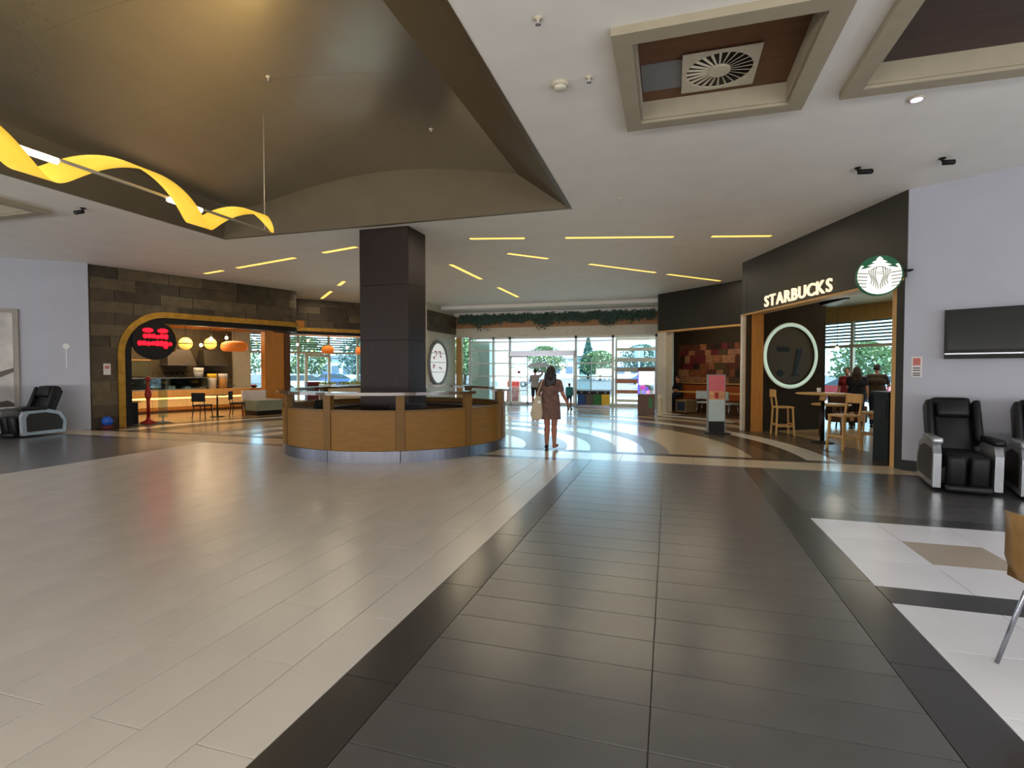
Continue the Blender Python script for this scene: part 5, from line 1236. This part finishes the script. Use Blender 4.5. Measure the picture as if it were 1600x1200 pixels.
pp = MB().fbox(WL, 1.48, 2.8, -0.056, -0.05, 0.55, 2.95).build('print', mat('picture_print', (188, 182, 176), .6, var=.25, scale=2.2), t)
MB().fpoly(WL, [(1.48, 1.60), (1.75, 1.50), (2.3, 1.32), (2.8, 1.25), (2.8, 1.10), (2.2, 1.18), (1.7, 1.38), (1.48, 1.50)], -0.060, -0.056).build('dark_shape', mat('picture_dark', (92, 80, 74), .6), pp)
MB().fpoly(WL, [(1.48, .72), (1.6, .80), (2.0, .70), (2.8, .74), (2.8, .56), (1.48, .56)], -0.060, -0.056).build('dark_shape', mat('picture_dark', (92, 80, 74), .6), pp)
t = thing('wall_thermostat', WL.P(0.42, -0.102, 1.6), 'faint pale round wall fitting above the massage chairs at left', 'wall fitting')
MB().disc(WL.P(.46, -0.1, 2.15), (-WL.n[0], -WL.n[1], 0), .07, .012, 18).build('plate', M['white'], t); MB().fbox(WL, .45, .47, -0.108, -0.1, 1.6, 2.08).build('conduit', M['white'], t)
def massage_chair(label):
    t = thing('massage_chair', (0, 0, 0), label, 'massage chair', 'black and silver massage chairs')
    L, S = M['leather'], M['silver']
    MB().rbox(-.30, .30, -.30, .55, .06, .30, .03).build('base', M['black'], t)
    MB().rbox(-.27, .27, -.38, .25, .30, .47, .06).build('seat', L, t)
    def tilt(x0, x1, y0, y1, z0, z1, r, ang, piv):
        mb = MB().rbox(x0, x1, y0, y1, z0, z1, r); ca, sa = math.cos(ang), math.sin(ang)
        mb.v = [(x, piv[0] + (y - piv[0]) * ca + (z - piv[1]) * sa, piv[1] - (y - piv[0]) * sa + (z - piv[1]) * ca) for x, y, z in mb.v]
        return mb
    A = 0.42
    tilt(-.27, .27, .18, .36, .38, 1.18, .08, A, (.25, .42)).build('backrest', L, t)
    for sx in (-1, 1):
        tilt(min(sx * .25, sx * .36), max(sx * .25, sx * .36), .08, .34, .52, 1.10, .05, A, (.25, .42)).build('side_bolster', L, t)
        pr_ = [(-.42, .04), (-.44, .46), (-.36, .60), (.10, .62), (.48, .52), (.62, .30), (.58, .04)]
        x0, x1 = sorted((sx * .31, sx * .41)); mb = MB(); mb.prism([(x0, y, z) for y, z in pr_], [(x1, y, z) for y, z in pr_]); shell_ = mb.build('side_shell', S, t)
        mb = MB(); q = [(y * .82 + .02, .30 + (z - .30) * .72) for y, z in pr_]; xo = sx * .411; mb.prism([(xo, y, z) for y, z in q], [(xo + sx * .008, y, z) for y, z in q]); mb.build('side_inlay', M['dkmetal'], shell_)
        x0, x1 = sorted((sx * .29, sx * .43)); MB().rbox(x0, x1, -.46, .16, .58, .66, .03).build('armrest', L if sx > 0 else S, t)
        x0, x1 = sorted((sx * .02, sx * .25)); tilt(x0, x1, -.52, -.36, .08, .46, .05, -.15, (-.4, .42)).build('calf_rest', L, t)
    tilt(-.22, .22, .08, .22, .86, 1.12, .06, A, (.25, .42)).build('head_pillow', L, t)
    tilt(-.25, .25, .37, .42, .40, 1.12, .02, A, (.25, .42)).build('back_shell', S, t)
    MB().rbox(-.27, .27, -.56, -.40, .02, .10, .03).build('foot_rest', L, t)
    return t
mc = massage_chair('black massage chair with silver side panel, nearest the coffee shop wall corner')
mc.scale = (0.84, 0.96, 1.04); mc.location = WR.P(0.80, -0.90, 0.001); mc.rotation_euler[2] = WR.rz() + 0.35
for lab, F, s0, v, rz in (('black massage chair cut off by the right edge of the picture', WR, 1.66, -0.78, WR.rz() + 0.25), ('black massage chair with silver side panel beside the stone front at left', WL, 1.02, -0.98, 0.12), ('black massage chair cut off by the left edge of the picture', WL, 2.25, -1.05, 0.12)):
    c = copy_tree(mc); c.location = F.P(s0, v, 0.001); c.rotation_euler[2] = rz; c['label'] = lab
# shell chair at the right edge of the frame
t = thing('shell_chair', (0, 0, 0), 'brown moulded chair on thin metal legs at the right edge of the floor', 'chair')
prof = [(-.24, .43), (-.20, .445), (.05, .43), (.16, .44), (.21, .49), (.235, .58), (.26, .72), (.27, .82)]
mb = MB(); vs = []; NX = 8
for y, z in prof:
    for i in range(NX + 1):
        u = -1 + 2 * i / NX; wd = .22 - (.02 if z > .7 else 0)
        vs.append((u * wd, y - .045 * u * u * (1 if z > .48 else -0.2), z + .03 * u * u * (1 if z < .5 else 0)))
mb.add(vs, [(r * (NX + 1) + i, r * (NX + 1) + i + 1, (r + 1) * (NX + 1) + i + 1, (r + 1) * (NX + 1) + i) for r in range(len(prof) - 1) for i in range(NX)], True)
sh = mb.build('shell', mat('brown_plywood', (150, 116, 70), .45, var=.12, stretch=(6, 6, 1)), t); so = sh.modifiers.new('thick', 'SOLIDIFY'); so.thickness = .014
for sx in (-1, 1):
    for sy in (-1, 1): MB().tube([(sx * .12, sy * .10, .42), (sx * .16, sy * .13, .40), (sx * .22, sy * .22, 0.005)], .011, 8).build('leg', M['steel'], t)
MB().box(-.13, .13, -.11, .11, .405, .415).build('seat_plate', M['steel'], t)
t.location = (1.97, 3.26, 0); t.rotation_euler[2] = 2.05

# ================================================================== PEOPLE
def cap_mesh(mb, p, q, r0, r1, n=12):
    """tapered capsule from p to q"""
    p, q = Vector(p), Vector(q); d = q - p
    t = d.normalized() if d.length > 1e-6 else Vector((0, 0, 1))
    x = t.cross(Vector((0.31, 0.17, 0.93))).normalized(); y = x.cross(t)
    rings = [(p - t * r0 * math.cos(a), r0 * math.sin(a)) for a in (0.35, 0.8, 1.25)] + [(p, r0), (q, r1)] + [(q + t * r1 * math.cos(a), r1 * math.sin(a)) for a in (1.25, 0.8, 0.35)]
    vs = []
    for c, r in rings:
        for k in range(n):
            a = 2 * math.pi * k / n; vs.append(c + (x * math.cos(a) + y * math.sin(a)) * r)
    m = len(rings)
    fs = [(i * n + k, i * n + (k + 1) % n, (i + 1) * n + (k + 1) % n, (i + 1) * n + k) for i in range(m - 1) for k in range(n)]
    fs += [tuple(range(n - 1, -1, -1)), tuple((m - 1) * n + k for k in range(n))]
    mb.add(vs, fs)
def ellipsoid(mb, c, rx, ry, rz_, n=14):
    vs = []; fs = []; m = 10
    for i in range(m + 1):
        a = -math.pi / 2 + math.pi * (i + .0) / m; a = max(-1.5, min(1.5, a))
        for k in range(n):
            b = 2 * math.pi * k / n; vs.append((c[0] + rx * math.cos(a) * math.cos(b), c[1] + ry * math.cos(a) * math.sin(b), c[2] + rz_ * math.sin(a)))
    fs = [(i * n + k, i * n + (k + 1) % n, (i + 1) * n + (k + 1) % n, (i + 1) * n + k) for i in range(m) for k in range(n)]
    fs += [tuple(range(n - 1, -1, -1)), tuple(m * n + k for k in range(n))]
    mb.add(vs, fs)
def fuse(mb, name, m, parent, voxel=0.01, smooth=4, cut=None):
    """one continuous skin over all the shapes in mb (parent's coordinates)"""
    me = bpy.data.meshes.new(name); me.from_pydata([Vector(v) for v in mb.v], [], mb.f)
    bm = bmesh.new(); bm.from_mesh(me); bmesh.ops.recalc_face_normals(bm, faces=bm.faces[:]); bm.to_mesh(me); bm.free()
    o = bpy.data.objects.new(name, me); COL.objects.link(o)
    r = o.modifiers.new('r', 'REMESH'); r.mode = 'VOXEL'; r.voxel_size = voxel
    s_ = o.modifiers.new('s', 'SMOOTH'); s_.factor = 0.5; s_.iterations = smooth
    bpy.context.view_layer.update()
    me2 = bpy.data.meshes.new_from_object(o.evaluated_get(bpy.context.evaluated_depsgraph_get()))
    o.modifiers.clear(); o.data = me2
    if cut is not None:
        bm = bmesh.new(); bm.from_mesh(me2)
        for z, keep_above in cut:
            bmesh.ops.bisect_plane(bm, geom=bm.verts[:] + bm.edges[:] + bm.faces[:], plane_co=(0, 0, z), plane_no=(0, 0, 1), clear_inner=keep_above, clear_outer=not keep_above)
        bm.to_mesh(me2); bm.free()
    for p in me2.polygons: p.use_smooth = True
    me2.materials.clear(); me2.materials.append(m); o.parent = parent
    return o
def person(loc, rz, H, label, pose, outfit, skin='skin', voxel=0.011, group=None):
    """faces +Y before rotation; pose holds joints for a 1.70 m figure"""
    t = thing('person', loc, label, 'person', group, rz=rz); k = H / 1.70
    J = dict(hipL=(-.095, 0, .90), hipR=(.095, 0, .90), kneeL=(-.10, .02, .49), kneeR=(.10, .02, .49), ankL=(-.10, 0, .08), ankR=(.10, 0, .08), shL=(-.175, 0, 1.385), shR=(.175, 0, 1.385), elL=(-.23, -.02, 1.12), elR=(.23, -.02, 1.12), wrL=(-.24, .06, .89), wrR=(.24, .06, .89), fgL=(0, .2, -1), fgR=(0, .2, -1), head=(0, .02, 1.60), toeL=(-.02, .17), toeR=(.02, .17), lean=0.0)
    J.update(pose)
    J = {a: (Vector(b) * k if isinstance(b, tuple) and len(b) == 3 and not a.startswith('fg') else b) for a, b in J.items()}
    V = lambda *p: Vector(p) * k
    b = MB(); w_ = outfit.get('width', 1.0)
    hp = (J['hipL'] + J['hipR']) / 2; shm = (J['shL'] + J['shR']) / 2
    hx = Vector((.075 * k * w_, 0, 0))
    cap_mesh(b, hp - hx + V(0, 0, .02), hp + hx + V(0, 0, .02), .115 * k * w_, .115 * k * w_)
    wst = hp.lerp(shm, .38); che = hp.lerp(shm, .72)
    cap_mesh(b, wst - hx * .75, wst + hx * .75, .095 * k * w_, .095 * k * w_); cap_mesh(b, hp, wst, .11 * k * w_, .10 * k * w_); cap_mesh(b, wst, che, .10 * k * w_, .11 * k * w_)
    cap_mesh(b, che - hx * 1.05, che + hx * 1.05, .105 * k * w_, .105 * k * w_); cap_mesh(b, che, shm, .10 * k, .07 * k)
    cap_mesh(b, J['shL'].lerp(shm, .2), J['shR'].lerp(shm, .2), .062 * k, .062 * k)
    cap_mesh(b, shm, J['head'] - V(0, .01, .06), .052 * k, .047 * k)
    hd = J['head']
    ellipsoid(b, hd + V(0, .0, .015), .074 * k, .092 * k, .105 * k); ellipsoid(b, hd + V(0, .035, -.055), .055 * k, .058 * k, .06 * k)
    cap_mesh(b, hd + V(0, .088, .015), hd + V(0, .108, -.02), .010 * k, .014 * k)
    for sx in (-1, 1):
        ellipsoid(b, hd + V(sx * .075, -.005, -.005), .014 * k, .022 * k, .032 * k, 8)
        cap_mesh(b, hd + V(sx * .03 - .012, .082, .03), hd + V(sx * .03 + .012, .082, .03), .010 * k, .010 * k, 8)
    for S in 'LR':
        h_, kn, an = J['hip' + S], J['knee' + S], J['ank' + S]
        cap_mesh(b, h_, kn, .088 * k * w_, .060 * k * w_); calf = kn.lerp(an, .3) + V(0, -.012, 0)
        cap_mesh(b, kn, calf, .056 * k * w_, .062 * k * w_); cap_mesh(b, calf, an, .062 * k * w_, .038 * k)
        to = J['toe' + S]; z0 = an.z - .045 * k
        cap_mesh(b, Vector((an.x, an.y - .03 * k, z0)), Vector((an.x + to[0] * k, an.y + to[1] * k, z0 - .012 * k)), .037 * k, .030 * k); cap_mesh(b, an, Vector((an.x, an.y - .01 * k, z0)), .036 * k, .036 * k)
        sh_, el, wr = J['sh' + S], J['el' + S], J['wr' + S]
        cap_mesh(b, sh_, el, .050 * k * w_, .038 * k); cap_mesh(b, el, el.lerp(wr, .3), .038 * k, .039 * k); cap_mesh(b, el.lerp(wr, .3), wr, .039 * k, .026 * k)
        # hand: palm, four fingers of unequal length bent at the knuckle, thumb from the side
        f = Vector(J['fg' + S]).normalized(); sd = f.cross(Vector((1, 0, 0)) if S == 'L' else Vector((-1, 0, 0)))
        if sd.length < .2: sd = f.cross(Vector((0, 0, 1)))
        sd.normalize(); nrm_ = f.cross(sd).normalized()
        if nrm_.x * (1 if S == 'L' else -1) < 0: nrm_ = -nrm_
        pc = wr + f * .075 * k
        for q in (-.022, 0, .022): cap_mesh(b, wr + f * .02 * k + sd * q * k, pc + sd * q * k, .016 * k, .015 * k, 8)
        for i, (q, ln) in enumerate(((-.033, .062), (-.011, .078), (.011, .084), (.033, .072))):
            p0 = pc + sd * q * k; p1 = p0 + (f * .9 + nrm_ * .25) * ln * .5 * k; p2 = p1 + (f * .75 + nrm_ * .6) * ln * .5 * k
            cap_mesh(b, p0, p1, .0095 * k, .009 * k, 8); cap_mesh(b, p1, p2, .009 * k, .008 * k, 8)
        th0 = wr + f * .03 * k + sd * .03 * k; th1 = th0 + (f * .6 + sd * .8).normalized() * .04 * k; cap_mesh(b, th0, th1, .012 * k, .011 * k, 8); cap_mesh(b, th1, th1 + (f * .9 + sd * .2 + nrm_ * .4).normalized() * .032 * k, .011 * k, .009 * k, 8)
    fuse(b, 'body', M[skin], t, voxel * k if voxel < .01 else voxel, 3)
    e = MB()
    for sx in (-1, 1): ellipsoid(e, hd + V(sx * .03, .083, .012), .011 * k, .007 * k, .007 * k, 8)
    local(e).build('eyes', M['black'], t)
    mo = MB(); cap_mesh(mo, hd + V(-.02, .092, -.058), hd + V(.02, .092, -.058), .006 * k, .006 * k, 8); local(mo).build('mouth', M['redc'], t)
    # hair
    hb = MB(); ellipsoid(hb, hd + V(0, -.014, .03), .086 * k, .096 * k, .103 * k); 
    if outfit.get('long_hair'):
        cap_mesh(hb, hd + V(0, -.05, .03), hd + V(0, -.075, -.08), .094 * k, .105 * k); cap_mesh(hb, hd + V(-.05, -.075, -.08), hd + V(-.06, -.095, -.27), .072 * k, .06 * k); cap_mesh(hb, hd + V(.05, -.075, -.08), hd + V(.06, -.095, -.24), .072 * k, .052 * k); cap_mesh(hb, hd + V(0, -.08, -.1), hd + V(0, -.10, -.29), .06 * k, .035 * k)
    fuse(hb, 'hair', M[outfit.get('hair', 'hair')], t, max(voxel, .010), 3, None if outfit.get('long_hair') else [(hd.z - .035 * k, True)])
    # clothes
    g_ = .016 * k
    def sleeve(mb, S, frac):
        sh_, el, wr = J['sh' + S], J['el' + S], J['wr' + S]
        if frac <= 1: cap_mesh(mb, sh_, sh_.lerp(el, frac), .058 * k * w_ + g_ * .4, .050 * k + g_ * .4)
        else: cap_mesh(mb, sh_, el, .058 * k * w_ + g_ * .3, .045 * k + g_ * .3); cap_mesh(mb, el, el.lerp(wr, frac - 1), .045 * k + g_ * .3, .034 * k + g_ * .3)
    def torso(mb, low):
        for a_, r_ in ((wst, .095), (che, .105)): cap_mesh(mb, a_ - hx * 1.0, a_ + hx * 1.0, r_ * k * w_ + g_, r_ * k * w_ + g_)
        cap_mesh(mb, wst, che, .10 * k * w_ + g_, .11 * k * w_ + g_); cap_mesh(mb, J['shL'].lerp(shm, .22), J['shR'].lerp(shm, .22), .064 * k + g_ * .5, .064 * k + g_ * .5); cap_mesh(mb, che, shm, .11 * k, .075 * k)
        lw = hp + V(0, 0, low); cap_mesh(mb, lw - hx, lw + hx, .115 * k * w_ + g_, .115 * k * w_ + g_); cap_mesh(mb, lw, wst, .115 * k * w_ + g_, .10 * k * w_ + g_)
        cap_mesh(mb, lw - hx, wst - hx, .115 * k * w_ + g_, .095 * k * w_ + g_); cap_mesh(mb, lw + hx, wst + hx, .115 * k * w_ + g_, .095 * k * w_ + g_)
    if 'dress' in outfit:
        d = MB(); torso(d, .02)
        z1 = outfit['hem']
        for sx in (-1, 0, 1): cap_mesh(d, hp + Vector((hx.x * sx * 1.0, 0, 0)), Vector((hp.x + hx.x * sx * 1.25, hp.y, z1 * k)), .128 * k, .125 * k)
        for S in 'LR': sleeve(d, S, .62)
        fuse(d, 'dress', M[outfit['dress']], t, max(.010, voxel), 4, [(z1 * k, True)])
    if 'shirt' in outfit:
        d = MB(); torso(d, .03)
        for S in 'LR': sleeve(d, S, outfit.get('sleeve', .6))
        fuse(d, 'shirt', M[outfit['shirt']], t, max(.011, voxel), 4, None)
    if 'trousers' in outfit:
        d = MB(); cap_mesh(d, hp - hx, hp + hx, .125 * k * w_, .125 * k * w_)
        for S in 'LR':
            h_, kn, an = J['hip' + S], J['knee' + S], J['ank' + S]
            cap_mesh(d, h_, kn, .094 * k * w_ + .004, .070 * k)
            if not outfit.get('shorts'): cap_mesh(d, kn, kn.lerp(an, .92), .070 * k, .055 * k)
        fuse(d, 'shorts' if outfit.get('shorts') else 'trousers', M[outfit['trousers']], t, max(.011, voxel), 4, None)
    for S in 'LR':
        an = J['ank' + S]; to = J['toe' + S]; z0 = max(.036 * k, an.z - .045 * k); d = MB()
        cap_mesh(d, Vector((an.x, an.y - .035 * k, z0)), Vector((an.x + to[0] * k, an.y + to[1] * k * 1.05, z0 - .004 * k)), .042 * k, .036 * k)
        fuse(d, 'shoe', M[outfit.get('shoe' + S, outfit.get('shoes', 'black'))], t, .008, 2, [(.002, True)])
    return t, J, k
pw_, J, k = person((-2.22, 10.08, 0.001), 0.06, 1.60, 'woman with long dark hair in a short taupe dress walking towards the entrance', dict(
    kneeL=(-.075, .03, .48), ankL=(-.085, .02, .085), kneeR=(.07, .03, .485), ankR=(.085, -.05, .11), toeL=(-.015, .16), toeR=(.03, .15),
    elR=(.265, -.04, 1.13), wrR=(.36, .07, .93), fgR=(.25, .25, -1), elL=(-.27, -.02, 1.15), wrL=(-.235, .17, 1.08), fgL=(.1, .6, .5), head=(.01, .03, 1.605)),
    dict(dress='dress', hem=.62, long_hair=True, shoes='skin', shoeL='black', width=1.0), voxel=.0075)
# beige shoulder bag hanging at her left side
t = thing('shoulder_bag', (-2.47, 10.05, 0.5), 'beige canvas shoulder bag hanging at the left hip of the woman in the taupe dress', 'bag')
bg_ = MB(); bx, by = -2.47, 10.0
lo_ = []; hi_ = []
for (a, z) in ((-.05, 1.06), (.09, 1.04), (.12, .86), (.14, .70), (.12, .60), (-.02, .56), (-.16, .60), (-.20, .70), (-.14, .90)):
    lo_.append((bx + .03 + a * .68, by - .12 + a * .2, z)); hi_.append((bx + .02 + a * .68, by + .14 + a * .2, z))
bg_.prism(lo_, hi_); o = bg_.build('pouch', M['bag'], t); bv = o.modifiers.new('b', 'BEVEL'); bv.width = .03; bv.segments = 3
MB().tube([(bx + .0, by - .05, 1.03), (bx + .06, by - .085, 1.18), (bx + .11, by - .05, 1.345), (bx + .13, by + .06, 1.375), (bx + .10, by + .14, 1.28), (bx + .05, by + .13, 1.12), (bx + .0, by + .06, 1.03)], .012, 6).build('strap', M['bag'], t)
tag(MB().rbox(bx + .03, bx + .10, by - .135, by - .12, .90, .955, .004).build('paper_tag', M['white']), 'small white paper tucked at the edge of the beige shoulder bag', 'paper')
sg = wmat(pw_) @ (J['wrR'] + Vector((.03, .03, -.11)) * k)
t = thing('sunglasses', sg, 'dark sunglasses held in the right hand of the woman', 'sunglasses')
for a in (-.03, .03): MB().disc((sg.x + a, sg.y, sg.z), (0, 1, 0), .024, .006, 14).build('lens', M['black'], t)
MB().tube([(sg.x - .05, sg.y, sg.z + .01), (sg.x + .05, sg.y, sg.z + .01)], .003, 6).build('bridge', M['black'], t)
for a in (-.05, .05): MB().tube([(sg.x + a, sg.y, sg.z + .01), (sg.x + a, sg.y - .02, sg.z + .10)], .003, 6).build('temple', M['black'], t)
person((-5.42, 21.55, 0.001), 0.1, 1.56, 'man in grey shirt and black shorts at the doors, right arm raised', dict(elR=(.34, .10, 1.52), wrR=(.20, .18, 1.66), fgR=(-.7, .3, .3), elL=(-.24, .10, 1.14), wrL=(-.18, .26, 1.25), fgL=(.2, .7, .6)),
       dict(shirt='greyc', trousers='blackc', shorts=True, shoes='black'), 'skin')
# umbrella carried by the man
uc = Vector((-5.28, 21.83, 1.80))
t = thing('umbrella', (uc.x, uc.y, 1.2), 'thin pale umbrella held up by the man at the doors', 'umbrella')
mb = MB(); vs = []; NU = 16
for i, (r, z) in enumerate(((.02, .20), (.25, .17), (.45, .10), (.60, 0.0))):
    for q in range(NU): a = 2 * math.pi * q / NU; vs.append((uc.x + r * math.cos(a), uc.y + r * math.sin(a), uc.z - .12 + z - (.02 if q % 2 and r > .5 else 0)))
mb.add(vs, [(i * NU + q, i * NU + (q + 1) % NU, (i + 1) * NU + (q + 1) % NU, (i + 1) * NU + q) for i in range(3) for q in range(NU)] + [tuple(range(NU))], True)
o = mb.build('canopy', mat('pale_umbrella', (205, 212, 222), .7), t); so = o.modifiers.new('t', 'SOLIDIFY'); so.thickness = .004
MB().tube([(uc.x, uc.y, uc.z + .10), (uc.x, uc.y, 1.2)], .008, 6).build('shaft', M['steel'], t)
person((-3.80, 20.7, 0.001), 0.0, 1.02, 'small child in a teal shirt standing by the waste bins', dict(head=(0, .02, 1.58)), dict(shirt='teal', trousers='navy', shoes='black', width=1.05), 'skin')
person((4.72, 15.75, 0.001), -0.35, 1.62, 'person in black top with a brown waist band at the coffee shop, back turned', dict(elL=(-.22, .12, 1.14), wrL=(-.1, .28, 1.18)), dict(shirt='blackc', trousers='blackc', sleeve=.6, long_hair=True, hair='brownc', width=1.15), 'skin2')
person((5.35, 16.3, 0.001), -0.5, 1.68, 'person in a dark olive shirt standing right of the other customer', dict(elR=(.26, .10, 1.15), wrR=(.2, .32, 1.12)), dict(shirt='brownc', trousers='navy', sleeve=.7, width=1.15), 'skin2')
person((4.95, 17.3, 0.001), 2.6, 1.60, 'person in a red top facing the customers in the coffee shop', dict(), dict(shirt='redc', trousers='blackc', sleeve=.7), 'skin2')
# seated customer in the dark cafe
sp = FC.P(4.4, 1.95, 0)
person((sp[0], sp[1], 0.0), FC.rz(), 1.62, 'person in dark clothes seated on the cafe bench behind the table', dict(hipL=(-.095, 0, .63), hipR=(.095, 0, .63), kneeL=(-.1, .42, .56), kneeR=(.1, .42, .56), ankL=(-.1, .44, .08), ankR=(.1, .44, .08), shL=(-.175, .02, 1.03), shR=(.175, .02, 1.03), elL=(-.23, .10, .80), elR=(.23, .10, .80), wrL=(-.16, .32, .80), wrR=(.16, .32, .80), fgL=(.2, 1, 0), fgR=(-.2, 1, 0), head=(0, .05, 1.25)),
       dict(shirt='blackc', trousers='navy', sleeve=1.6), 'skin2')
